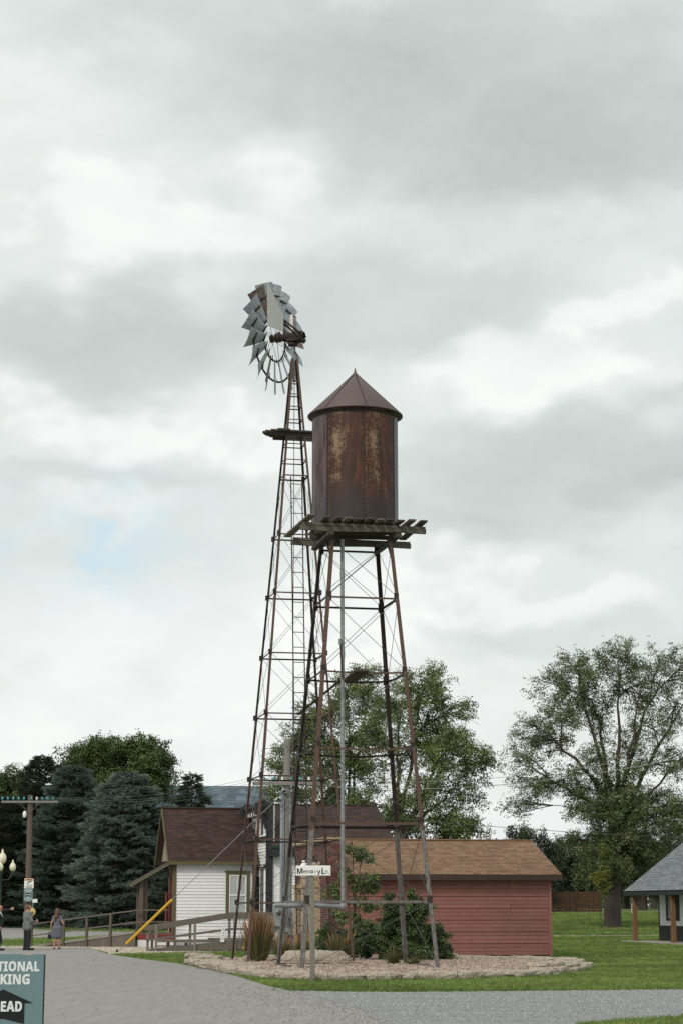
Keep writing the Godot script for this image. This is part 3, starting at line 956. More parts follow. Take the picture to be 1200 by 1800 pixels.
func windmill() -> void:
	var T := thing("windmill", "tall rusty lattice windmill with weathered galvanised vanes behind the water tank", "windmill", Vector3(-1.45, 0, -59.53), SITE)
	var lv := [.06, 1.8, 3.599, 5.43, 7.263, 9.068, 10.90, 12.703, 14.553, 15.05, 15.555, 16.33, 16.75, 17.15, 17.55]
	var sd := []
	for y in lv: sd.append(3.132 - .162 * y)
	var top := 18.3
	for k in 4:
		var st := mb()
		angle_iron(st, corner(k, 3.132), corner(k, 3.132 - .162 * 7.3) + Vector3(0, 7.3, 0), corner(k, 1), .076, .010)
		var leg := obj("leg", st, M.rust, T)
		st = mb()
		angle_iron(st, corner(k, 3.132 - .162 * 7.1 + .012) + Vector3(0, 7.1, 0), corner(k, .2) + Vector3(0, top, 0), corner(k, 1), .066, .010)
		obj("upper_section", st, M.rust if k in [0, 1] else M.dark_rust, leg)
		for i in range(1, 8):
			st = mb()
			box(st, corner(k, sd[i] + .02) + Vector3(0, lv[i], 0), Vector3(.085, .15, .085))
			obj("splice_plate", st, M.dark_rust, leg)
	for i in range(1, lv.size()):
		for k in 4:
			var st := mb()
			var a := corner(k, sd[i]) + Vector3(0, lv[i], 0)
			var b := corner((k + 1) % 4, sd[i]) + Vector3(0, lv[i], 0)
			angle_iron(st, a, b, (corner(k, 1) + corner((k + 1) % 4, 1)).normalized() + Vector3(0, .9, 0), .042 if i < 9 else .03, .008)
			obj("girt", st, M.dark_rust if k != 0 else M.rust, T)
	rods(T, lv.slice(0, 9), sd.slice(0, 9), .0062, M.wire)
	# ladder inside the frame
	var lo := Vector3(.30, .9, .1)
	var hi := Vector3(.06, 14.55, .1)
	var lad := Vector3(.17, 0, 0)
	var ls := mb()
	tube(ls, lo - lad, hi - lad, .018, .018, 6)
	var ladder := obj("ladder", ls, M.dark_rust, T)
	ls = mb()
	tube(ls, lo + lad, hi + lad, .018, .018, 6)
	obj("rail", ls, M.dark_rust, ladder)
	for i in 30:
		var p := lo.lerp(hi, (i + .5) / 30.0)
		ls = mb()
		tube(ls, p - lad, p + lad, .013, .013, 5)
		obj("rung", ls, M.dark_rust, ladder)
	ls = mb()
	tube(ls, Vector3(0, .3, 0), Vector3(0, 18.6, 0), .012, .012, 5)
	obj("pump_rod", ls, M.worn_zinc, T)
	# small service platform
	for q in [[.55, -.62, -.25], [.40, -.80, .72], [.24, -.95, .55], [.08, -1.0, -.24], [-.08, -.98, -.24], [-.24, -.9, -.2], [-.40, -.75, .66], [-.56, -.5, .74]]:
		ls = mb()
		var z: float = q[0]
		prism(ls, PackedVector2Array([Vector2(q[1], -z - .08), Vector2(q[1] + .1, -z + .08), Vector2(q[2], -z + .075), Vector2(q[2] + .03, -z - .075)]), .045, Transform3D(Basis(Vector3.RIGHT, -PI / 2), Vector3(0, 15.93, 0)))
		obj("platform_plank", ls, M.dark_wood, T)
	for z in [-.36, .30]:
		ls = mb()
		bar(ls, Vector3(-.6, 15.82, z), Vector3(.72, 15.82, z), .05, .07)
		obj("platform_bearer", ls, M.dark_wood, T)
	# motor: gear case, hood, mast pipe, shaft, wheel, folded tail. Worked out in world directions.
	var inv := T.transform.affine_inverse()
	var hub_dir := (T.basis.inverse() * Vector3(-.895, 0, -.446)).normalized()
	var C := inv * at(515, 590.5, 59.6)
	var ms := mb()
	tube(ms, Vector3(0, 17.6, 0), C + Vector3(0, -.2, 0), .055, .05, 10)
	obj("mast_pipe", ms, M.zinc, T)
	ms = mb()
	lathe(ms, [Vector2(.05, -.34), Vector2(.15, -.32), Vector2(.15, -.25), Vector2(.1, -.2)], 12, Transform3D(Basis(), C))
	obj("turntable", ms, M.dark_rust, T)
	var side := Vector3.UP.cross(hub_dir).normalized()
	var GB := Transform3D(Basis(side, Vector3.UP, side.cross(Vector3.UP)), C)   # local -z or +z along the shaft
	var fwd := GB.basis.inverse() * hub_dir
	ms = mb()
	var zf := signf(fwd.z)
	for q in [[-.36, .10, .10], [-.22, .17, .17], [.12, .19, .18], [.32, .15, .13], [.46, .09, .09]]: pass
	var rings := [[-.40, .09, .09], [-.34, .15, .15], [.06, .19, .17], [.24, .18, .15], [.38, .11, .11], [.44, .085, .085]]
	ms.set_smooth_group(0)
	for i in rings.size() - 1:
		for j in 12:
			var p := []
			for e in [[0, 0], [0, 1], [1, 1], [1, 0]]:
				var rg: Array = rings[i + e[0]]
				var an: float = (j + e[1]) * TAU / 12
				p.append(GB * Vector3(cos(an) * rg[1], sin(an) * rg[2] - .02, zf * rg[0]))
			if zf > 0: quad(ms, p[0], p[1], p[2], p[3])
			else: quad(ms, p[3], p[2], p[1], p[0])
	ms.set_smooth_group(-1)
	var case_ := obj("gear_case", ms, M.dark_rust, T)
	ms = mb()
	box(ms, Vector3(0, -.15, -zf * .12), Vector3(.34, .1, .5), GB)
	obj("case_base", ms, M.dark_rust, case_)
	ms = mb()
	tube(ms, C + hub_dir * .40, C + hub_dir * .68, .085, .075, 12)
	obj("shaft", ms, M.dark_rust, case_)
	ms = mb()
	tube(ms, C + hub_dir * .46 + Vector3(0, .02, 0), C + hub_dir * .50 + Vector3(0, .02, 0), .17, .17, 14)
	obj("brake_drum", ms, M.rust, case_)
	# hood: a tall rounded sheet over the gear
	ms = mb()
	ms.set_smooth_group(0)
	for i in 10:
		var p := []
		for e in [0, 1]:
			var an: float = lerpf(-.35, PI + .35, (i + e) / 10.0)
			p.append(GB * Vector3(cos(an) * .155, .06, sin(an) * .15 - .02))
			p.append(GB * Vector3(cos(an) * .115, .66, sin(an) * .12 - .02))
		quad(ms, p[0], p[1], p[3], p[2])
		tri(ms, p[1], GB * Vector3(0, .69, .03), p[3])
	obj("hood", ms, M.tail, T)
	# wheel
	var H := C + hub_dir * .64
	var R := 1.75
	var WB := Basis(side, Vector3.UP, side.cross(Vector3.UP))
	var hubm := mb()
	tube(hubm, H - hub_dir * .10, H - hub_dir * .05, .15, .15, 14)
	tube(hubm, H + hub_dir * .08, H + hub_dir * .13, .13, .13, 14)
	var wheel := obj("wheel", hubm, M.dark_rust, T)
	for q in [[.72, .028], [1.37, .032]]:
		var rm := mb()
		var pts := []
		var rr := []
		for i in 37:
			var an := i * TAU / 36
			pts.append(H + (WB.x * cos(an) + Vector3.UP * sin(an)) * q[0] + hub_dir * .02)
			rr.append(q[1])
		path_tube(rm, pts, rr, 5)
		obj("rim", rm, M.dark_rust, wheel)
	var n_v := 18
	var beta := .49
	for k in n_v:
		var an := (k + .35) * TAU / n_v
		var r := WB.x * cos(an) + Vector3.UP * sin(an)
		var t := r.cross(hub_dir).normalized()
		var vs := mb()
		vs.set_smooth_group(0)
		var grid := []
		for i in 6:
			var row := []
			var rad := lerpf(.70, R, i / 5.0)
			var half := lerpf(.155, .345, i / 5.0)
			for j in 7:
				var s := j / 3.0 - 1.0
				var cb := cos(beta + s * .08)
				var sb := sin(beta + s * .08)
				row.append(H + r * (rad * (1.0 - .012 * s * s)) + t * (s * half * cb) + hub_dir * (s * half * sb + .02 - .03 * (1 - s * s)))
			grid.append(row)
		for sgn in [1, -1]:
			for i in 5:
				for j in 6:
					var o: Vector3 = hub_dir * .0025 * sgn
					var p := [grid[i][j] + o, grid[i][j + 1] + o, grid[i + 1][j + 1] + o, grid[i + 1][j] + o]
					if sgn > 0: quad(vs, p[3], p[2], p[1], p[0])
					else: quad(vs, p[0], p[1], p[2], p[3])
		obj("vane", vs, M.vane_b if k % 6 == 2 else M.vane, wheel)
		for q in [.74, 1.36]:
			vs = mb()
			var c: Vector3 = H + r * q
			bar(vs, c - (t * cos(beta) + hub_dir * sin(beta)) * .16 - hub_dir * .05, c + (t * cos(beta) + hub_dir * sin(beta)) * .16 - hub_dir * .05, .02, .05, r)
			obj("vane_clip", vs, M.dark_rust, wheel)
	for k in 6:
		var an := (k + .1) * TAU / 6
		var r := WB.x * cos(an) + Vector3.UP * sin(an)
		for s in [[-.08, .72], [.10, 1.37]]:
			var ss := mb()
			var r0 := WB.x * cos(an + .25) + Vector3.UP * sin(an + .25)
			tube(ss, H + r0 * .12 + hub_dir * s[0], H + r * s[1], .008, .008, 4, false)
			obj("spoke", ss, M.rust, wheel)
	# tail, folded alongside the wheel: it points towards the road
	var piv := inv * at(536, 592, 59.75)
	var tip := inv * at(471, 540, 56.6)
	var d := (tip - piv).normalized()
	var tb := mb()
	bar(tb, piv, tip, .05, .035)
	var tail := obj("tail", tb, M.dark_rust, T)
	tb = mb()
	bar(tb, piv.lerp(tip, .02) + Vector3(0, -.22, 0), piv.lerp(tip, .78) + Vector3(0, -.03, 0), .05, .04)
	obj("tail_strut", tb, M.dark_rust, tail)
	tb = mb()
	bar(tb, piv + Vector3(0, .03, 0) + d * -.1, piv - d * .05 + hub_dir * .5, .06, .05)
	obj("tail_hinge", tb, M.dark_rust, tail)
	var L := piv.distance_to(tip)
	var nrm := d.cross(Vector3.UP).normalized()
	tb = mb()
	prism(tb, PackedVector2Array([Vector2(L * .62, -.42), Vector2(L * 1.03, -.60), Vector2(L * 1.035, .1), Vector2(L * 1.05, .74), Vector2(L * .98, .66), Vector2(L * .62, .09)]), .006, Transform3D(Basis(d, Vector3.UP, nrm), piv - nrm * .03))
	var vane := obj("tail_vane", tb, M.tail, tail)
	tb = mb()
	var rp := piv + d * L * .84
	bar(tb, rp + Vector3(0, -.45, 0) + nrm * .012, rp + Vector3(0, .3, 0) + nrm * .012, .02, .02)
	obj("tail_rib", tb, M.worn_zinc, tail)

# ---------------------------------------------------------------- lettering
func text(s: String, m: Material, parent: Node, c: Vector3, h: float, w := 0.0, bold := true, font := "Droid Sans", called := "lettering", turn := 0.0, heavy := 0.0) -> MeshInstance3D:   # centred at c, facing +z; h is the height of a capital
	var f := SystemFont.new()
	f.font_names = PackedStringArray([font])
	f.font_weight = 700 if bold else 400
	var t := TextMesh.new()
	if heavy > 0:
		var fv := FontVariation.new()
		fv.base_font = f
		fv.variation_embolden = heavy
		t.font = fv
	else: t.font = f
	t.text = s
	t.font_size = 64
	t.pixel_size = .01
	t.depth = .02
	t.curve_step = 2.0
	var bb := t.get_aabb()
	var ky := h / (64 * .01 * .714)
	var kx := ky if w <= 0 else w / bb.size.x
	return put(called, t, m, parent, Transform3D(Basis(Vector3(0, 0, 1), turn) * Basis.from_scale(Vector3(kx, ky, .2)), c - Vector3((bb.position.x + bb.size.x / 2) * kx, 0, 0)))

# ---------------------------------------------------------------- building helpers
func clapboards(parent: Node, xf: Transform3D, w: float, y0: float, y1: float, pitch: float, key: String, called := "clapboard") -> void:   # on the plane z = 0, x from 0 to w
	var n := int(round((y1 - y0) / pitch))
	var p := (y1 - y0) / n
	var st := mb()
	hexa(st, [Vector3(0, 0, .036), Vector3(w, 0, .036), Vector3(w, 0, 0), Vector3(0, 0, 0), Vector3(0, p + .002, .008), Vector3(w, p + .002, .008), Vector3(w, p + .002, 0), Vector3(0, p + .002, 0)])
	var m := done(st)
	for i in n:
		put(called, m, M["%s_%d" % [key, rng.randi() % 3]], parent, xf * Transform3D(Basis(), Vector3(0, y0 + i * p, rnd(0, .002))))

# overlapping shingles, real tabs, joined: x along the eave, y up the slope, z out of the roof. slant: how far each end's edge leans per metre up the slope
func shingles(parent: Node, xf: Transform3D, w: float, l: float, course: float, tab: float, cols: Array, var_: float, slant0 := 0.0, slant1 := 0.0) -> void:
	var st := mb()
	var n := int(ceil(l / course))
	for r in n:
		var y0 := r * course
		var y1 := minf(y0 + course + .03, l)
		var lo := slant0 * y0
		var hi := w + slant1 * y0
		var x := lo - rnd(0, tab)
		while x < hi:
			var tw := tab * rnd(.75, 1.25)
			var a := maxf(x, lo)
			var b := minf(x + tw - .006, hi)
			x += tw
			if b - a < .02: continue
			var z := .014 + rnd(0, .007)
			var dy := rnd(-.006, .006)
			st.set_color(vary(cols[rng.randi() % cols.size()], var_))
			var p := [Vector3(a, y0 + dy, z), Vector3(b, y0 + dy, z), Vector3(b, y1, .003), Vector3(a, y1, .003), Vector3(a, y0 + dy, 0), Vector3(b, y0 + dy, 0)]
			quad(st, p[0], p[1], p[2], p[3])
			quad(st, p[4], p[5], p[1], p[0])
	stuff(obj("shingles", st, M.shingle, parent, xf))

func slope(a: Vector3, along: Vector3, up: Vector3) -> Transform3D:   # frame of a roof face
	var x := along.normalized()
	var y := up.normalized()
	return Transform3D(Basis(x, y, x.cross(y)), a)

func slab(called: String, a: Vector3, b: Vector3, c: Vector3, d: Vector3, t: float, m: Material, parent: Node) -> MeshInstance3D:   # a flat board, corners counter-clockwise seen from its outer side
	var n := (b - a).cross(d - a).normalized() * t
	var st := mb()
	hexa(st, [a - n, b - n, c - n, d - n, a, b, c, d])
	return obj(called, st, m, parent)

func frame_window(parent: Node, xf: Transform3D, w: float, h: float, trim: Material, sash: Material, cols: int, rows: int, curtains: bool, tw := .12) -> Node3D:   # sits on z = 0, its lower left corner at the origin
	var st := mb()
	for q in [[-tw, -.02, tw, h + .02], [w, -.02, tw, h + .02]]: box(st, Vector3(q[0] + q[2] / 2, q[1] + q[3] / 2, .035), Vector3(q[2], q[3], .07))
	box(st, Vector3(w / 2, h + tw / 2, .037), Vector3(w + 2 * tw, tw, .074))
	box(st, Vector3(w / 2, h + tw + .02, .055), Vector3(w + 2 * tw + .1, .05, .11))
	box(st, Vector3(w / 2, -.05, .06), Vector3(w + 2 * tw + .04, .06, .12))
	var win := obj("window", st, trim, parent, xf)
	st = mb()
	box(st, Vector3(w / 2, h / 2, .012), Vector3(w, h, .01))
	obj("backing", st, M.dark_room, win)
	if curtains:
		for s in [0, 1]:
			st = mb()
			st.set_smooth_group(0)
			var x0: float = .02 if s == 0 else w * .53
			for i in 14:
				var xa := x0 + w * .45 * i / 14.0
				var xb := x0 + w * .45 * (i + 1) / 14.0
				quad(st, Vector3(xa, .02, .026 + .006 * sin(i * 1.6)), Vector3(xb, .02, .026 + .006 * sin((i + 1) * 1.6)), Vector3(xb, h - .02, .026 + .006 * sin((i + 1) * 1.6)), Vector3(xa, h - .02, .026 + .006 * sin(i * 1.6)))
			obj("curtain", st, M.curtain, win)
	st = mb()
	for i in cols + 1:
		var bw := .05 if i in [0, cols] else .03
		box(st, Vector3(clampf(w * i / cols, bw / 2, w - bw / 2), h / 2, .046), Vector3(bw, h, .022))
	for i in rows + 1:
		var bw := .06 if i in [0, rows] or i * 2 == rows else .028
		box(st, Vector3(w / 2, clampf(h * i / rows, bw / 2, h - bw / 2), .048), Vector3(w, bw, .024))
	obj("sash", st, sash, win)
	for i in cols:
		for j in rows:
			st = mb()
			box(st, Vector3(w * (i + .5) / cols, h * (j + .5) / rows, .038), Vector3(w / cols - .02, h / rows - .02, .004))
			obj("pane", st, M.glass, win)
	return win

# ---------------------------------------------------------------- the white house with its porch, at the left
var house_xf := Transform3D()
func white_house() -> void:
	var T := thing("white_house", "white clapboard house with brown shingle roof and side porch at left", "house", ground_at(303.4, 85.0), SITE)
	house_xf = T.transform
	var L := 3.45
	var E := 3.62
	var D := 4.5
	var st := mb()
	# walls: a full-depth body with a recessed corner behind the porch
	prism(st, PackedVector2Array([Vector2(0, 0), Vector2(L, 0), Vector2(L, D), Vector2(1.3, D), Vector2(1.3, 1.15), Vector2(0, 1.15)]), E, Transform3D(Basis(Vector3.RIGHT, -PI / 2), Vector3(0, E, 0)) * Transform3D(Basis(), Vector3(0, 0, 0)))
	var wall := obj("wall", st, M.white_1, T)
	for x in [0.02, L - .02]:
		st = mb()
		prism(st, PackedVector2Array([Vector2(0, E - .02), Vector2(D, E - .02), Vector2(D / 2, E + 2.14)]), .04, Transform3D(Basis(Vector3.UP, PI / 2), Vector3(x + .02, 0, 0)))
		obj("gable", st, M.gable_tan, wall)
	clapboards(T, Transform3D(), L, .32, E - .14, .132, "white")
	clapboards(T, Transform3D(Basis(Vector3.UP, -PI / 2), Vector3(0, 0, -1.15)), 1.15, .7, E - .1, .132, "red")
	for x in [.055, L - .05]:
		st = mb()
		box(st, Vector3(x, E / 2 + .02, .022), Vector3(.15 if x < 1 else .1, E - .12, .07))
		obj("corner_board", st, M.olive, T)
	st = mb()
	box(st, Vector3(L / 2, E - .075, .025), Vector3(L, .13, .054))
	obj("frieze_board", st, M.maroon, T)
	st = mb()
	box(st, Vector3(L / 2, .18, -.01), Vector3(L - .04, .3, .05))
	obj("foundation", st, M.concrete, T)
	frame_window(T, Transform3D(Basis(), Vector3(2.36, 1.30, .02)), .74, 1.68, M.olive, M.white, 2, 2, true, .13)
	# roof
	var oh := .32
	var rise := 2.22
	var half := D / 2
	var sl := rise / half
	var ez := oh
	var ey := E - oh * sl * .4 + .02
	var rl := -.25
	var rr := L + .12
	var ridge := ey + (half + oh) * sl * .92
	var f0 := Vector3(rl, ey, ez)
	var f1 := Vector3(rr, ey, ez)
	var r0 := Vector3(rl - .02, ridge, -half)
	var r1 := Vector3(rr, ridge, -half)
	var b0 := Vector3(rl, ey, -D - oh)
	var b1 := Vector3(rr, ey, -D - oh)
	var roof := slab("roof", f0, f1, r1, r0, .09, M.fascia, T)
	slab("rear_slope", b1, b0, r0, r1, .09, M.fascia, roof)
	var browns := [c3(.044, .024, .019), c3(.052, .028, .022), c3(.036, .02, .017), c3(.058, .034, .027)]
	shingles(roof, slope(f0 + Vector3(0, .004, 0), f1 - f0, r0 - f0), f1.x - f0.x, f0.distance_to(r0), .135, .3, browns, .16)
	st = mb()
	bar(st, r0 + Vector3(-.01, .02, 0), r1 + Vector3(0, .02, 0), .2, .05)
	obj("ridge_cap", st, mat(c3(.05, .03, .025)), roof)
	st = mb()
	box(st, Vector3((rl + rr) / 2, ey - .06, ez + .012), Vector3(rr - rl, .13, .03))
	bar(st, f0 + Vector3(-.02, -.06, 0), r0 + Vector3(-.02, -.06, 0), .035, .15)
	bar(st, b0 + Vector3(-.02, -.06, 0), r0 + Vector3(-.02, -.06, 0), .035, .15)
	obj("fascia", st, M.olive, roof)
	# porch on the gable end: sloping roof, posts, floor
	var pw := 1.62
	var ph := .60
	var pr := slab("porch_roof", Vector3(-pw - .05, 2.64, .22), Vector3(.0, 3.6, .22), Vector3(.0, 3.6, -1.25), Vector3(-pw - .05, 2.64, -1.25), .07, M.fascia, T)
	st = mb()
	bar(st, Vector3(-pw - .08, 2.56, .245), Vector3(.02, 3.545, .245), .16, .05)
	obj("rake_board", st, noisy([c3(.13, .12, .07), c3(.2, .185, .11)], .03, Vector3.ONE * 2), pr)
	st = mb()
	bar(st, Vector3(-pw - .075, 2.55, .2), Vector3(-pw - .075, 2.55, -1.25), .04, .13)
	obj("fascia", st, M.olive, pr)
	for q in [[-1.33, .0], [-1.13, -.22], [-1.33, -1.0]]:
		st = mb()
		bevel_box(st, Vector3(q[0], (ph + 2.76) / 2, q[1]), Vector3(.17, 2.76 - ph, .17), .01)
		obj("porch_post", st, M.pole_wood, T)
	st = mb()
	box(st, Vector3(-pw / 2, ph - .03, -.55), Vector3(pw, .06, 1.3))
	obj("porch_floor", st, M.deck_wood, T)
	st = mb()
	box(st, Vector3(-pw / 2 + .1, .42, .07), Vector3(pw - .1, .22, .05))
	obj("red_skirt_board", st, M.trim_red, T)
	st = mb()
	box(st, Vector3(-pw / 2 + .1, .17, .06), Vector3(pw - .1, .29, .05))
	obj("white_skirt_board", st, M.white_0, T)
	# red and white door trim seen past the corner
	for q in [[-.03, 1.05, .9, 2.4, M.maroon], [-.05, .82, .95, 2.3, M.white], [-.06, .55, .95, 2.3, M.trim_red], [-.05, .3, .95, 2.3, M.maroon]]:
		st = mb()
		box(st, Vector3(q[0], ph + q[3] / 2, -q[1]), Vector3(.06, q[3], .09))
		obj("door_trim", st, q[4], T)
	for q in [[-.16, -.1, M.maroon, 1.45, 1.6], [-.28, -.16, M.trim_red, 1.4, 1.65], [-.1, .04, M.white, .75, .62]]:
		st = mb()
		bar(st, Vector3(q[0], q[4] - .75, q[1]), Vector3(q[0] + .01, q[4] + q[3] - .8, q[1]), .05, .05)
		obj("porch_spindle", st, q[2], T)

# ---------------------------------------------------------------- the shop with the false front
func false_front_shop() -> void:
	var T := thing("false_front_shop", "white shop with tall black-trimmed false front seen edge-on beside the white house", "shop", ground_at(471.0, 83.6), SITE)
	var D := 6.6
	var L := 5.0
	var E := 4.05
	var W := 4.25
	var st := mb()
	box(st, Vector3(L / 2 + .1, E / 2, -D / 2), Vector3(L - .2, E, D - .02))
	var wall := obj("wall", st, M.white_1, T)
	clapboards(T, Transform3D(Basis(), Vector3(.34, 0, 0)), L - .4, .5, E, .128, "white")
	for x in [.24, L - .08]:
		st = mb()
		prism(st, PackedVector2Array([Vector2(0, E), Vector2(D, E), Vector2(D / 2, E + 1.9)]), .1, Transform3D(Basis(Vector3.UP, PI / 2), Vector3(x, 0, 0)))
		obj("gable", st, M.white_0, wall)
	# roof
	var ey := E + .06
	var rz := -D / 2
	var ry := 5.98
	var f0 := Vector3(.1, ey, .34)
	var f1 := Vector3(L + .42, ey, .34)
	var r0 := Vector3(.1, ry, rz)
	var r1 := Vector3(L + .30, ry, rz)
	var roof := slab("roof", f0, f1, r1, r0, .09, M.fascia, T)
	slab("rear_slope", Vector3(L + .42, ey, -D - .34), Vector3(.1, ey, -D - .34), r0, r1, .09, M.fascia, roof)
	var browns := [c3(.046, .027, .022), c3(.054, .031, .026), c3(.038, .023, .019), c3(.06, .037, .03)]
	shingles(roof, slope(f0 + Vector3(0, .004, 0), f1 - f0, r0 - f0), f1.x - f0.x, f0.distance_to(r0), .135, .3, browns, .16, 0, -.03)
	st = mb()
	bar(st, r0 + Vector3(0, .02, 0), r1 + Vector3(0, .02, 0), .2, .05)
	obj("ridge_cap", st, mat(c3(.05, .03, .025)), roof)
	# dark cornice under the eave
	st = mb()
	box(st, Vector3(L / 2 + .2, ey - .2, .24), Vector3(L + .3, .42, .36))
	obj("eave_cornice", st, M.black, T)
	st = mb()
	box(st, Vector3(L / 2 + .2, ey - .02, .43), Vector3(L + .34, .10, .05))
	obj("gutter", st, M.dark_green, T)
	# false front: stands in the plane x = 0, faces the lane (to -x)
	var X := Transform3D(Basis(Vector3.UP, -PI / 2), Vector3(0, 0, -W))     # local x runs towards the camera, z faces left
	st = mb()
	box(st, Vector3(W / 2, 2.9, -.13), Vector3(W, 5.8, .26), X)
	var ff := obj("false_front", st, M.white_1, T)
	clapboards(T, X, W, .75, 5.2, .128, "white")
	for x in [.10, W - .11]:
		st = mb()
		box(st, Vector3(x, 2.92, .03), Vector3(.22, 5.84, .08), X)
		obj("corner_pilaster", st, M.black, T)
	st = mb()
	box(st, Vector3(W - .02 + .055, 2.95, -.08), Vector3(.10, 5.9, .20), X)
	obj("end_board", st, M.black, T)
	st = mb()
	box(st, Vector3(W / 2, 4.46, .06), Vector3(W, .14, .10), X)
	obj("belt_board", st, M.black, T)
	st = mb()
	box(st, Vector3(W / 2, 5.66, .16), Vector3(W + .02, .16, .42), X)
	box(st, Vector3(W / 2, 5.80, .20), Vector3(W + .06, .12, .52), X)
	box(st, Vector3(W / 2, 5.50, .08), Vector3(W, .16, .16), X)
	var corn := obj("cornice", st, M.black, T)
	for i in 16:
		st = mb()
		bevel_box(st, Vector3(.35 + i * (W - .7) / 15.0, 5.5, .26), Vector3(.09, .18, .22), .015, X)
		obj("modillion", st, M.white if i % 2 else M.black, corn)
	for x in [.12, W - .14]:
		st = mb()
		bevel_box(st, Vector3(x, 5.68, .26), Vector3(.30, .52, .62), .05, X)
		lathe(st, [Vector2(.16, 5.94), Vector2(.17, 6.0), Vector2(.1, 6.06), Vector2(0, 6.1)], 10, X * Transform3D(Basis(), Vector3(x, 0, .25)))
		obj("end_block", st, M.black, corn)
		st = mb()
		for k in 6:   # a scrolled bracket under each end block
			var a := k / 6.0
			bevel_box(st, Vector3(x, 5.4 - a * .62, .07 + .19 * (1 - a) * (1 - a)), Vector3(.12, .13, .1 + .2 * (1 - a)), .02, X)
		obj("bracket", st, M.white if x < 1 else M.black, corn)
	# little attic light and the shop windows and door below
	for x in [.75, 1.75, 2.75]:
		frame_window(T, X * Transform3D(Basis(), Vector3(x, 4.62, .02)), .72, .62, M.white, M.black, 2, 1, false, .09)
	frame_window(T, X * Transform3D(Basis(), Vector3(.55, 1.1, .02)), .95, 2.1, M.white, M.white, 1, 2, false, .1)
	frame_window(T, X * Transform3D(Basis(), Vector3(2.72, 1.1, .02)), .95, 2.1, M.white, M.black, 1, 2, false, .1)
	st = mb()
	box(st, Vector3(2.1, 1.75, .03), Vector3(.95, 2.3, .06), X)
	var door := obj("door", st, M.black, T)
	st = mb()
	lathe(st, [Vector2(0, -.03), Vector2(.03, -.02), Vector2(.03, .02), Vector2(0, .03)], 8, X * Transform3D(Basis(), Vector3(2.45, 1.65, .08)))
	obj("handle", st, M.rust, door)
	st = mb()
	box(st, Vector3(2.1, 3.3, .06), Vector3(3.6, .14, .14), X)
	obj("lintel", st, M.black, T)
	# windows on the side wall, half hidden by the meters
	for x in [1.35, 2.35]:
		frame_window(T, Transform3D(Basis(), Vector3(x, 1.55, .02)), .62, 1.6, M.black, M.pole_wood, 1, 2, false, .1)
	for q in [[1.0, 1.2], [2.15, 1.2]]:
		st = mb()
		box(st, Vector3(q[0] + .95, 1.05, .10), Vector3(1.0, .5, .12))
		obj("planter_box", st, M.cedar, T)
	st = mb()
	box(st, Vector3(L / 2, .3, -.01), Vector3(L - .1, .4, .06))
	obj("foundation", st, M.concrete, T)

# ---------------------------------------------------------------- ramps
func post_mesh(h: float, w := .09) -> ArrayMesh:
	var st := mb()
	bevel_box(st, Vector3(0, h / 2, 0), Vector3(w, h, w), .008)
	return done(st)

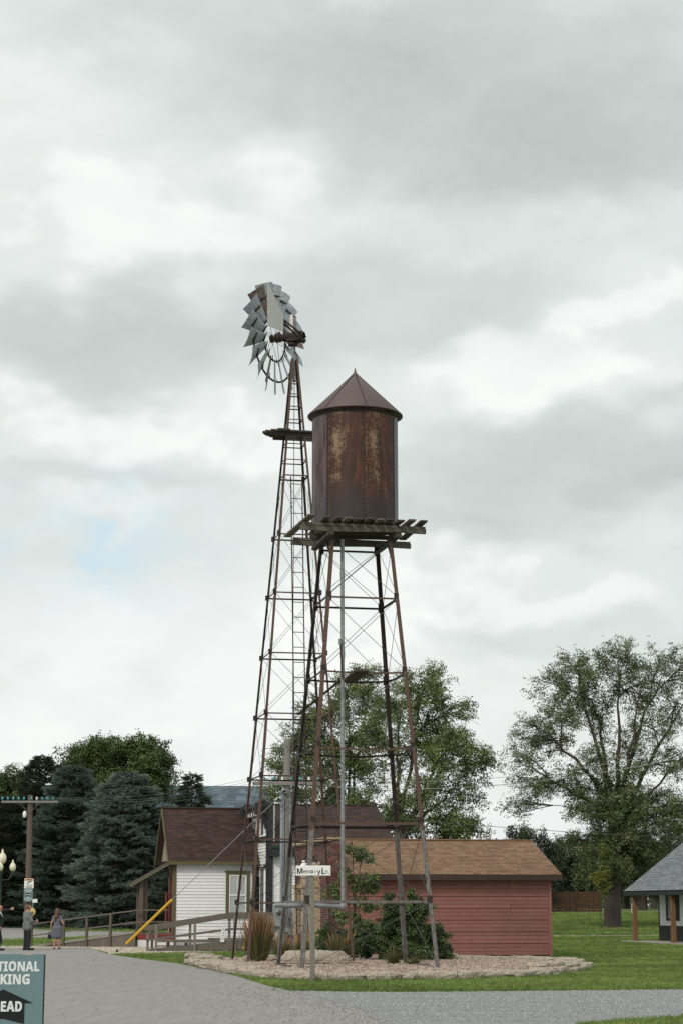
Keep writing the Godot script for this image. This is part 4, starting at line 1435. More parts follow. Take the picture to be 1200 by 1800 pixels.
func near_ramp() -> void:
	var T := thing("near_ramp", "weathered wooden ramp and landing with rails in front of white house", "ramp", gp(264, 1673), SITE)
	var L := 3.25
	var rise := .36
	var st := mb()
	for z in [0.0, -1.3]:
		for q in [[0.05, .98], [.22, .98], [1.68, 1.06], [3.2, 1.32], [4.6, 1.32], [5.45, 1.32]]:
			if z == 0.0 and q[0] == .05: continue
			put("post", post_mesh(q[1]), M.post_wood if rng.randf() < .6 else M.pole_wood, T, Transform3D(Basis(), Vector3(q[0], 0, z + (.06 if z == 0 else -.06))))
		for q in [[.80, 1.28, .04, .15], [.44, .83, .045, .13]]:
			st = mb()
			bar(st, Vector3(-.08, q[0] - .02, z), Vector3(L, q[1], z), q[3], q[2])
			obj("rail", st, M.deck_wood, T)
			st = mb()
			bar(st, Vector3(L, q[1], z), Vector3(L + 2.35, q[1], z), q[3], q[2])
			obj("rail", st, M.deck_wood, T)
		st = mb()
		bar(st, Vector3(-.15, .86, z + .02), Vector3(L + .02, 1.37, z + .02), .04, .16)
		bar(st, Vector3(L + .02, 1.37, z + .02), Vector3(L + 2.35, 1.37, z + .02), .04, .16)
		obj("cap_rail", st, M.deck_wood, T)
		st = mb()
		hexa(st, [Vector3(.02, -.02, z + .02), Vector3(L, rise - .28, z + .02), Vector3(L, rise - .28, z - .02), Vector3(.02, -.02, z - .02), Vector3(.02, .05, z + .02), Vector3(L, rise, z + .02), Vector3(L, rise, z - .02), Vector3(.02, .05, z - .02)])
		obj("stringer", st, M.deck_wood, T)
	st = mb()
	box(st, Vector3(L + 1.2, rise - .14, .02), Vector3(2.4, .28, .05))
	obj("landing_edge", st, M.deck_wood, T)
	# deck boards of ramp and landing
	st = mb()
	bevel_box(st, Vector3.ZERO, Vector3(.135, .03, 1.28), .006)
	var b := done(st)
	var n := int(L / .145)
	for i in n:
		var x := .08 + i * .145
		put("deck_board", b, M.deck_wood_b, T, Transform3D(Basis(Vector3(0, 0, 1), atan(.31 / L)), Vector3(x, .055 + .31 * x / L, -.65)))
	st = mb()
	bevel_box(st, Vector3.ZERO, Vector3(.135, .03, 8.2), .006)
	b = done(st)
	for i in 15:
		put("deck_board", b, M.deck_wood_b, T, Transform3D(Basis(), Vector3(L + .09 + i * .145, rise + .006, -4.1)))
	for q in [[3.3, -.6], [5.5, -.6], [3.3, -3.0], [1.45, -.7], [.9, -1.9]]:
		put("prop", post_mesh(.32, .12), M.pole_wood, T, Transform3D(Basis(), Vector3(q[0], .0, q[1])))
	# lower step platform against the house wall
	st = mb()
	box(st, Vector3(2.0, .34, -3.0), Vector3(2.9, .07, .9))
	box(st, Vector3(2.0, .16, -2.58), Vector3(2.9, .05, .04))
	obj("side_landing", st, M.deck_wood, T)
	# solid board screen at the far end of the landing
	for i in 3:
		st = mb()
		box(st, Vector3(5.2, .95 + i * .19, -.95), Vector3(1.7, .17, .035))
		obj("screen_board", st, M.deck_wood, T)
	var N := thing("notice", "narrow white notice with small dark marks hung on ramp rail", "notice", T.transform * Vector3(2.72, .36, .09), SITE)
	st = mb()
	bevel_box(st, Vector3(0, .27, 0), Vector3(.145, .56, .012), .003, Transform3D(Basis(Vector3(0, 0, 1), -.1), Vector3.ZERO))
	obj("panel", st, M.white, N)
	for i in 4:
		st = mb()
		for k in 3:
			box(st, Vector3(rnd(-.03, .03), .09 + i * .115 + k * .025, .009), Vector3(rnd(.04, .07), .012, .004), Transform3D(Basis(Vector3(0, 0, 1), -.1), Vector3.ZERO))
		obj("mark", st, mat(c3(.2, .2, .2)), N)

func far_ramp() -> void:
	var o := gp(72, 1664.5)
	var e := house_xf * Vector3(-1.62, 0, .25)
	var turn := atan2(-(e.z - o.z), e.x - o.x)
	var T := thing("far_ramp", "long grey wooden ramp with rails climbing to the house porch", "ramp", o, turn)
	var L := o.distance_to(e)
	var rise := .60
	var st := mb()
	for z in [0.0]:
		for i in 4:
			var x: float = [-.35, 1.06, 2.12, 3.2][i] * L / 4.25
			if i == 0: x = -.42
			var g := maxf(0, rise * x / L)
			put("post", post_mesh(.95 + g, .10), M.pole_wood, T, Transform3D(Basis(), Vector3(x, 0, z + .05)))
		for q in [[.93, .09], [.45, .10]]:
			st = mb()
			bar(st, Vector3(-.5, q[0] + .0, z), Vector3(L + .15, q[0] + rise * .98, z), q[1], .05)
			obj("rail", st, M.deck_wood, T)
			st = mb()
			bar(st, Vector3(L + .15, q[0] + rise * .98, z), Vector3(L + 1.5, q[0] + rise, z), q[1], .05)
			if z == 0: obj("rail", st, M.pole_wood, T)
		st = mb()
		bar(st, Vector3(-.25, .03, z + .02), Vector3(L, rise + .02, z + .02), .05, .10)
		obj("edge_board", st, noisy([c3(.2, .185, .16), c3(.32, .3, .27)], .03, Vector3(.6, 6, 6)), T)
	st = mb()
	hexa(st, [Vector3(-.2, .0, -.03), Vector3(L, .0, -.03), Vector3(L, .0, -1.4), Vector3(-.2, .0, -1.4), Vector3(-.2, .02, -.03), Vector3(L, rise - .02, -.03), Vector3(L, rise - .02, -1.4), Vector3(-.2, .02, -1.4)])
	obj("ramp_bed", st, M.dark_wood, T)
	# upright skirting boards
	var x := .25
	while x < L:
		var w := rnd(.12, .16)
		var h := rise * (x + w / 2) / L - .02
		st = mb()
		box(st, Vector3(x + w / 2, h / 2, .0), Vector3(w - .008, h, .022 + rnd(0, .008)))
		obj("skirting_board", st, M["skirt_%d" % (rng.randi() % 3)], T)
		x += w

# ---------------------------------------------------------------- brick storefront and the red shed behind it
var shed_xf := Transform3D()
func red_shed() -> void:
	var c := ground_at(969, 67.6)
	var L := 7.15
	var T := thing("red_shed", "long low red board-sided shed with tan shingle roof", "shed", c - Basis(Vector3.UP, SITE) * Vector3(L, 0, 0), SITE)
	shed_xf = T.transform
	var D := 6.0
	var H := 2.62
	var st := mb()
	box(st, Vector3(L / 2, H / 2, -D / 2 - .01), Vector3(L - .02, H, D - .04))
	var wall := obj("wall", st, M.red_1, T)
	st = mb()
	prism(st, PackedVector2Array([Vector2(.02, H), Vector2(D - .02, H), Vector2(D / 2, H + 1.3)]), .06, Transform3D(Basis(Vector3.UP, PI / 2), Vector3(L - .08, 0, 0)))
	obj("gable", st, M.red_1, wall)
	# boards: groups of three or so between proper laps, with butt joints
	var joints := [3.0, 2.2, -1, 4.4, -1, 3.1, 3.1, -1, 1.5, 1.5, -1, 5.75, 5.75, -1, 5.0, -1, 2.6, 5.72, 5.72, -1]
	var y := .1
	var row := 0
	while y < H - .02:
		var p := .127
		var lap := row % 3 == 0
		var t := .026 if lap else .018
		var cuts := [0.02, L - .09]
		var j: float = joints[row % joints.size()]
		if j > 0: cuts.insert(1, j)
		for i in cuts.size() - 1:
			st = mb()
			var x0: float = cuts[i]
			var x1: float = cuts[i + 1] - (.016 if i < cuts.size() - 2 else 0.0)
			var top := minf(y + p - (.020 if (row + 1) % 3 == 0 else .008), H)
			hexa(st, [Vector3(x0, y, t), Vector3(x1, y, t), Vector3(x1, y, -.005), Vector3(x0, y, -.005), Vector3(x0, top, t - .006), Vector3(x1, top, t - .006), Vector3(x1, top, -.005), Vector3(x0, top, -.005)])
			obj("siding_board", st, M["red_%d" % (rng.randi() % 3)], T)
		y += p
		row += 1
	st = mb()
	box(st, Vector3(L - .045, H / 2 + .02, .015), Vector3(.11, H - .02, .035))
	obj("corner_board", st, M.red_2, T)
	# roof
	var ey := 2.70
	var ry := 3.92
	var f0 := Vector3(-.02, ey, .36)
	var f1 := Vector3(L + .28, ey, .36)
	var r0 := Vector3(-.02, ry, -D / 2)
	var r1 := Vector3(L - .02, ry, -D / 2)
	r1 = Vector3(L + .28, ry, -D / 2)
	var roof := slab("roof", f0, f1, r1, r0, .06, M.fascia, T)
	slab("rear_slope", Vector3(L + .28, ey, -D - .36), Vector3(-.02, ey, -D - .36), r0, r1, .06, M.fascia, roof)
	var tans := [c3(.25, .152, .092), c3(.225, .135, .08), c3(.275, .17, .105), c3(.20, .118, .07), c3(.25, .158, .098)]
	shingles(roof, slope(f0 + Vector3(0, .004, 0), f1 - f0, r0 - f0), f1.x - f0.x, f0.distance_to(r0), .14, .22, tans, .10)
	st = mb()
	bar(st, r0 + Vector3(0, .025, 0), r1 + Vector3(0, .025, 0), .22, .04)
	obj("ridge_cap", st, mat(c3(.24, .14, .085)), roof)
	st = mb()
	box(st, Vector3((f0.x + f1.x) / 2, ey - .095, .372), Vector3(f1.x - f0.x, .17, .026))
	obj("fascia", st, M.fascia, roof)
	st = mb()
	box(st, Vector3((f0.x + f1.x) / 2, ey - .165, .18), Vector3(f1.x - f0.x - .02, .02, .36))
	obj("soffit", st, M.fascia, roof)
	st = mb()
	bar(st, f1 + Vector3(.012, -.08, 0), r1 + Vector3(.012, -.08, 0), .024, .15)
	obj("rake_board", st, M.fascia, roof)

func bricks(parent: Node, xf: Transform3D, w: float, y0: float, y1: float, holes: Array) -> void:   # brickwork on z = 0, each brick its own block, joined
	var st := mb()
	var bw := .205
	var bh := .062
	var j := .012
	var rows := int((y1 - y0) / (bh + j))
	var cols := [c3(.12, .038, .03), c3(.15, .055, .045), c3(.09, .032, .03), c3(.17, .075, .06), c3(.075, .03, .032)]
	for r in rows:
		var y := y0 + r * (bh + j)
		var x := -(.1 if r % 2 else 0.0)
		while x < w:
			var a := maxf(x, 0.0)
			var b := minf(x + bw, w)
			x += bw + j
			if b - a < .03: continue
			var hit := false
			for h in holes:
				if b > h[0] and a < h[0] + h[2] and y + bh > h[1] and y < h[1] + h[3]: hit = true
			if hit: continue
			st.set_color(vary(cols[rng.randi() % 5], .15))
			box(st, Vector3((a + b) / 2, y + bh / 2, .004 + rnd(0, .004)), Vector3(b - a, bh, .02))
	stuff(obj("bricks", st, M.brick, parent, xf))

func brick_storefront() -> void:
	var T := thing("brick_storefront", "brick storefront with tan stone door surround joined to the red shed", "shop", shed_xf * Vector3(-.42, 0, .06), SITE)
	var W := 6.0
	var X := Transform3D(Basis(Vector3.UP, -PI / 2), Vector3(0, 0, -W))
	var H := 3.78
	var st := mb()
	box(st, Vector3(.2, H / 2, -W / 2), Vector3(.4, H, W))
	var wall := obj("wall", st, M.mortar, T)
	# shop front openings on the lane side: x runs towards the camera
	var holes := [[.5, .0, 1.5, 2.75], [2.15, .0, 1.25, 3.05], [3.5, .0, 1.15, 2.9]]
	bricks(wall, X, W, .05, H, [[.5, .0, 2.95 + 1.2, 2.35], [1.6, 2.35, 2.9, .75]])
	bricks(wall, Transform3D(Basis(), Vector3(0, 0, 0)), .42, .05, H, [])
	st = mb()
	box(st, Vector3(W / 2, H + .06, -.16), Vector3(W + .08, .12, .62), X)
	obj("coping", st, M.stone_tan, T)
	st = mb()
	box(st, Vector3(3.05, 2.72, .06), Vector3(2.9, .72, .12), X)
	obj("stone_panel", st, M.stone_tan, T)
	for x in [.65, 2.1, 3.25, 4.35]:
		st = mb()
		bevel_box(st, Vector3(x, 1.2, .07), Vector3(.36, 2.4, .16), .02, X)
		box(st, Vector3(x, 2.36, .08), Vector3(.46, .12, .2), X)
		box(st, Vector3(x, .1, .08), Vector3(.44, .2, .2), X)
		obj("stone_column", st, M.stone_tan, T)
	for x in [1.38, 2.67, 3.8]:
		st = mb()
		box(st, Vector3(x, 1.15, .03), Vector3(.9, 2.3, .05), X)
		var op := obj("door" if x > 3 else "shop_window", st, M.dark_room, T)
		st = mb()
		for k in [-1, 0, 1]: box(st, Vector3(x + k * .40, 1.15, .065), Vector3(.06, 2.3, .03), X)
		for yy in [.55, 1.2, 1.72, 2.26]: box(st, Vector3(x, yy, .066), Vector3(.86, .06, .028), X)
		obj("sash", st, M.iron if x > 3 else M.cedar, op)
		st = mb()
		box(st, Vector3(x, 1.45, .075), Vector3(.78, 1.4, .004), X)
		obj("pane", st, M.glass, op)
	st = mb()
	lathe(st, [Vector2(.24, 0), Vector2(.23, .03), Vector2(.10, .17), Vector2(.06, .2), Vector2(.05, .26), Vector2(0, .27)], 16, X * Transform3D(Basis(Vector3.RIGHT, .25), Vector3(4.2, 2.93, .42)))
	var lamp := obj("lamp_shade", st, M.white, T)
	st = mb()
	path_tube(st, [X * Vector3(4.2, 3.16, .48), X * Vector3(4.2, 3.34, .40), X * Vector3(4.2, 3.36, .22), X * Vector3(4.2, 3.22, .1), X * Vector3(4.2, 3.1, .02)], [.025, .025, .025, .025, .025], 6)
	obj("gooseneck", st, M.iron, lamp)

# ---------------------------------------------------------------- grey-roofed cottage, at the right
func cottage() -> void:
	var T := thing("cottage", "white cottage with grey shingle roof and wooden porch posts at right edge", "cottage", ground_at(1160, 96.0), .17)
	# its side wall is the plane x = 0 and faces the lawn (to -x); z runs towards the camera
	var Lz := 12.0
	var Wx := 7.0
	var X := Transform3D(Basis(Vector3.UP, -PI / 2), Vector3(0, 0, 0))
	var st := mb()
	box(st, Vector3(Wx / 2, 1.35, Lz / 2), Vector3(Wx, 2.7, Lz))
	var wall := obj("wall", st, M.white_1, T)
	clapboards(T, X, Lz, .78, 2.45, .105, "white")
	st = mb()
	box(st, Vector3(-.015, .4, Lz / 2), Vector3(.06, .76, Lz))
	obj("skirting", st, noisy([c3(.02, .022, .024), c3(.034, .036, .038)], .04, Vector3.ONE * 2), T)
	for y in [.2, .42, .62]:
		st = mb()
		box(st, Vector3(-.047, y, Lz / 2), Vector3(.012, .018, Lz))
		obj("skirting_joint", st, M.black, T)
	st = mb()
	box(st, Vector3(.0, 1.3, -.02), Vector3(.1, 2.4, .1))
	obj("corner_board", st, M.black, T)
	for z in [1.5, 6.6]:
		frame_window(T, X * Transform3D(Basis(), Vector3(z, 1.12, .03)), .95, 1.15, M.black, M.white, 2, 1, false, .07)
		for s in [-.42, 1.02]:
			st = mb()
			box(st, X * Vector3(z + s + .17, 1.66, .05), Vector3(.05, 1.3, .34))
			obj("shutter", st, M.black, T)
	# roof: one big slope over the porch, its eave towards the lawn
	var ex := -1.62
	var ey := 2.36
	var rx := Wx / 2
	var ry := ey + (rx - ex) * .76
	var a := Vector3(ex, ey, -.42)
	var b := Vector3(ex, ey, Lz + .4)
	var c := Vector3(rx, ry, Lz + .4)
	var d := Vector3(rx, ry, -.42)
	var roof := slab("roof", a, b, c, d, .07, M.black, T)
	slab("rear_slope", Vector3(Wx + 1.62, ey, Lz + .4), Vector3(Wx + 1.62, ey, -.42), d, c, .07, M.black, roof)
	var greys := [c3(.16, .175, .195), c3(.19, .205, .225), c3(.14, .152, .17), c3(.21, .225, .24)]
	shingles(roof, slope(a + Vector3(0, .004, 0), b - a, d - a), b.z - a.z, a.distance_to(d), .14, .3, greys, .08)
	st = mb()
	box(st, Vector3(ex + .0, ey - .12, Lz / 2), Vector3(.05, .17, Lz + .8))
	bar(st, a + Vector3(0, -.09, -.015), d + Vector3(0, -.09, -.015), .17, .03)
	obj("fascia", st, M.black, roof)
	st = mb()
	box(st, Vector3(ex / 2, ey - .12, Lz / 2), Vector3(absf(ex) - .1, .04, Lz + .6))
	obj("porch_ceiling", st, M.black, T)
	for z in [.55, 6.0, 11.4]:
		st = mb()
		bevel_box(st, Vector3(-1.42, 1.15, z), Vector3(.2, 2.24, .2), .012)
		obj("porch_post", st, M.cedar, T)
	st = mb()
	box(st, Vector3(-.95, .03, Lz / 2), Vector3(1.9, .1, Lz + .2))
	obj("porch_slab", st, noisy([c3(.34, .3, .27), c3(.44, .4, .36)], .05, Vector3.ONE), T)
	st = mb()
	for x in [-.03, Wx]:
		pass
	prism(st, PackedVector2Array([Vector2(0, 2.4), Vector2(Wx, 2.4), Vector2(Wx / 2, ry - .1)]), .1, Transform3D(Basis(), Vector3(0, 0, .1)))
	obj("gable", st, M.white_0, wall)

func far_things() -> void:
	# large blue-grey roof behind the spruces
	var T := thing("barn", "large building with blue-grey shingle roof behind the spruce trees", "barn", ground_at(470, 150.0), SITE * .3)
	var st := mb()
	box(st, Vector3(-14, 3.6, -5), Vector3(27.6, 7.2, 10))
	obj("wall", st, mat(c3(.06, .065, .06)), T)
	var a := Vector3(-29, 6.4, .8)
	var b := Vector3(.9, 6.4, .8)
	var c := Vector3(.3, 10.1, -4.6)
	var d := Vector3(-29, 10.1, -4.6)
	var roof := slab("roof", a, b, c, d, .1, M.fascia, T)
	slab("rear_slope", Vector3(.9, 6.4, -10), Vector3(-29, 6.4, -10), d, c, .1, M.fascia, roof)
	shingles(roof, slope(a + Vector3(0, .01, 0), b - a, d - a), b.x - a.x, a.distance_to(d), .34, .62, [c3(.105, .14, .165), c3(.085, .115, .14), c3(.125, .16, .19)], .16, 0, -.1)
	# dark timber fence on the far lawn
	var o := gp(969, 1603)
	var e := gp(1055, 1603)
	var Fx := thing("timber_fence", "dark stained horizontal board fence on the far lawn behind the shed", "fence", o, 0)
	var w := (e.x - o.x) / 2
	for p in 2:
		for i in 8:
			st = mb()
			box(st, Vector3(w * (p + .5), .12 + i * .225, rnd(-.01, .01)), Vector3(w - .04, .2, .04))
			obj("board", st, M["fence_%d" % (rng.randi() % 3)], Fx)
	for p in 3:
		st = mb()
		box(st, Vector3(w * p, .98, .03), Vector3(.22, 1.96, .14))
		obj("post", st, M["fence_0"], Fx)
	# thin white marker post near the cottage
	var mk := mb()
	bevel_box(mk, Vector3(0, .45, 0), Vector3(.11, .9, .05), .01)
	lathe(mk, [Vector2(.05, .9), Vector2(.03, .96), Vector2(0, .98)], 6)
	tag(obj("marker_post", mk, M.white, null, Transform3D(Basis(), gp(1110.5, 1607.5))), "thin white marker post on the far lawn beside the cottage's porch post", "marker post")

# ---------------------------------------------------------------- trees
func leaf_mesh(n: int, size: float, spread: float, seed_: int) -> ArrayMesh:   # a few bent leaves
	var r := RandomNumberGenerator.new()
	r.seed = seed_
	var st := mb()
	for i in n:
		var b := Basis.from_euler(Vector3(r.randf_range(-.9, .9), r.randf_range(0, TAU), r.randf_range(-.9, .9)))
		var o := Vector3(r.randf_range(-1, 1), r.randf_range(-1, 1), r.randf_range(-1, 1)) * spread
		var s := size * r.randf_range(.7, 1.2)
		var p := [b * Vector3(0, 0, 0) * s + o, b * Vector3(.38, .05, .45) * s + o, b * Vector3(0, -.06, 1) * s + o, b * Vector3(-.38, .05, .45) * s + o, b * Vector3(0, -.03, .5) * s + o]
		tri(st, p[0], p[4], p[1]); tri(st, p[1], p[4], p[2]); tri(st, p[2], p[4], p[3]); tri(st, p[3], p[4], p[0])
	return done(st)

func bez(a: Vector3, c: Vector3, b: Vector3, t: float) -> Vector3:
	return a.lerp(c, t).lerp(c.lerp(b, t), t)

# lobes: [centre, radii, branches, leaves per twig]; limbs run from the fork into every lobe, branches and twigs fill it, leaves sit on the twigs
func tree(called: String, label: String, group: String, base: Vector3, r0: float, fork_h: float, lean: Vector3, lobes: Array, lsize: float, cols: Array, m: Material, spread := .34, category := "tree", dense := 1.0, leaders := []) -> Node3D:
	var T := thing(called, label, category, base, 0, group)
	var fork := Vector3(0, fork_h, 0) + lean
	var st := mb()
	path_tube(st, [Vector3(0, -.1, 0), Vector3(0, .25, 0), Vector3(0, fork_h * .35, 0) + lean * .2, fork, fork + lean * .3 + Vector3(0, fork_h * .18, 0)], [r0 * 1.35, r0 * 1.08, r0 * .95, r0 * .85, r0 * .45], 10)
	obj("trunk", st, M.bark, T)
	var br := mb()
	var xfs := []
	var cc := []
	var stems := []      # the main upright limbs: each a bent line from the fork
	for q in leaders:
		var b: Vector3 = q - base
		var a := fork + Vector3(rnd(-.1, .1), rnd(-fork_h * .22, fork_h * .1), 0) * r0 * 2.0
		var c := a.lerp(b, .45) + Vector3((a.x - b.x) * rnd(.05, .25), 0, rnd(-.6, .6))
		stems.append([a, c, b])
		var sp := []
		var sr := []
		for i in 11:
			var t := i / 10.0
			sp.append(bez(a, c, b, t) + in_ball() * (.16 if i > 0 else 0.0))
			sr.append(r0 * lerpf(.52, .07, pow(t, .7)))
		path_tube(br, sp, sr, 7)
	for l in lobes:
		var cen: Vector3 = l[0] - base
		var rad: Vector3 = l[1]
		var start: Vector3 = (fork + lean * .3 + Vector3(0, fork_h * .17, 0)).lerp(Vector3(0, fork_h * .72, 0) + lean * .7, rng.randf())
		var end := cen + Vector3(0, rad.y * .35, 0)
		if stems.size():
			var best := 1e9
			for s in stems:
				for t in [.12, .25, .4, .55, .7, .85]:
					var p := bez(s[0], s[1], s[2], t)
					var cost := p.distance_to(end) + maxf(0, p.y - end.y + .4) * 2.5 + rnd(0, 1.2)
					if cost < best:
						best = cost
						start = p
		var ctl := start.lerp(end, .5) + Vector3(0, (end.y - start.y) * .20, 0) - Vector3(end.x - start.x, 0, end.z - start.z) * rnd(.05, .3)
		var pts := []
		var rr := []
		var lr := r0 * clampf(.14 + .03 * rad.length(), .14, .34) * (.55 if stems.size() else 1.0)
		for i in 9:
			var t := i / 8.0
			pts.append(bez(start, ctl, end, t) + in_ball() * .10 * start.distance_to(end) / 8.0)
			rr.append(lerpf(lr, .018, pow(t, .6)))
		path_tube(br, pts, rr, 6)
		for k in int(l[2] * dense):
			var t0 := rnd(.38, .98)
			var a := bez(start, ctl, end, t0)
			var off := in_ball()
			off = off.normalized() * pow(off.length(), .45)
			var b := cen + off * rad
			if b.distance_to(a) > rad.length() * 1.15: a = bez(start, ctl, end, rnd(.65, .98))
			var q := a.lerp(b, .5) + Vector3(0, a.distance_to(b) * rnd(.0, .22), 0)
			var bp := []
			var brr := []
			var r1 := clampf(.010 * a.distance_to(b) + .006, .010, .05)
			for i in 5:
				bp.append(bez(a, q, b, i / 4.0))
				brr.append(lerpf(r1, .007, i / 4.0))
			path_tube(br, bp, brr, 4)
			var tone := rng.randf()
			var dc: Color = cols[rng.randi() % cols.size()]
			for w in 5:
				var tw := rnd(.4, 1.0)
				var p := bez(a, q, b, tw)
				var dir := (in_ball() + (b - a).normalized() * .7 + Vector3(0, .25, 0)).normalized()
				var e := p + dir * rnd(.3, .85) * spread * 2.2
				path_tube(br, [p, e], [.009, .004], 3)
				for j in l[3] as int:
					var s := lsize * rnd(.7, 1.3)
					var lp := p.lerp(e, rnd(.35, 1.1)) + in_ball() * spread
					xfs.append(Transform3D(Basis.from_euler(Vector3(rnd(-.7, .7), rnd(0, TAU), rnd(-.7, .7))).scaled(Vector3.ONE * s), lp))
					cc.append(vary(dc * lerpf(.8, 1.2, tone), .22))
	obj("limbs", br, M.bark, T)
	stuff(scatter("crown", leaf_mesh(4, 1.0, .9, 5), m, xfs, cc, T))
	return T

func lobe(px: float, py: float, d: float, rx: float, ry: float, n: int, lv: int, rz := 0.0) -> Array:   # a lobe of a crown at its distance, radii in metres
	return [at(px, py, d), Vector3(rx, ry, rz if rz > 0 else rx * .9), n, lv]

func spray_mesh() -> ArrayMesh:   # a needled shoot along +z
	var st := mb()
	var r := RandomNumberGenerator.new()
	r.seed = 9
	for i in 26:
		var t := i / 26.0
		var a := i * 2.4
		var o := Vector3(0, 0, t)
		var d := Vector3(cos(a) * (.26 - .10 * t), sin(a) * (.22 - .10 * t) + .03, .26 + .1 * t)
		var s := Vector3(-sin(a), cos(a), 0) * .04
		tri(st, o - s, o + s, o + d)
	tube(st, Vector3.ZERO, Vector3(0, 0, 1.05), .022, .012, 3, false)
	return done(st)

func spruce(called: String, label: String, base: Vector3, h: float, r: float, n: int, c_in: Color, c_tip: Color, blunt: float, group := "spruces and conifers behind the white house", scale_ := 1.0) -> void:
	var T := thing(called, label, "spruce tree", base, 0, group)
	var st := mb()
	path_tube(st, [Vector3.ZERO, Vector3(0, h * .5, 0), Vector3(0, h * .97, 0)], [h * .022, h * .013, .02], 8)
	obj("trunk", st, M.bark, T)
	var br := mb()
	var xfs := []
	var cols := []
	var boughs := int(n * .3)
	for i in boughs:
		var t := pow((i + .5) / boughs, .85)          # 0 at the ground, 1 at the tip
		var y := .3 + t * (h - .35)
		var az := i * 2.39996 + rnd(-.6, .6)
		var d := Vector3(cos(az), 0, sin(az))
		var prof := pow(1.0 - t, blunt) * (1.0 if t > .06 else .85)
		var L := maxf(r * prof * rnd(.5, 1.25), .25)
		var droop := .22 - .42 * t
		var tip := Vector3(d.x * L, y - L * droop, d.z * L)
		var root := Vector3(0, y, 0)
		var ctl := root.lerp(tip, .6) - Vector3(0, L * (.13 - .05 * t), 0)
		path_tube(br, [root, bez(root, ctl, tip, .35), bez(root, ctl, tip, .7), tip], [.03 * (1 - t) + .014, .02, .012, .006], 3)
		var m := int(6 + L * 15.0)
		var tone := rnd(.78, 1.22)
		var side := d.cross(Vector3.UP).normalized()
		for k in m:
			var f := lerpf(.28, 1.0, sqrt((k + .5) / m))
			var p := bez(root, ctl, tip, f)
			var w := rnd(-1, 1)
			var half := (.16 + .34 * L * (1.06 - f)) * .75
			p += side * w * half + Vector3(0, rnd(-.05, .09) - absf(w) * .10 * L * .4, 0)
			var out := (d * rnd(.6, 1.0) + side * w * rnd(.5, 1.1) + Vector3(0, rnd(-.30, .28), 0)).normalized()
			var s := rnd(.30, .52) * scale_ * (1.1 - .3 * f)
			xfs.append(Transform3D(Basis.looking_at(-out, Vector3.UP).scaled(Vector3.ONE * s), p))
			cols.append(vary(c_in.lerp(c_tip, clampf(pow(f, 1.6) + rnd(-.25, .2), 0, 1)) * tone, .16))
	obj("branches", br, M.bark, T)
	stuff(scatter("needles", spray_mesh(), M.needle, xfs, cols, T))

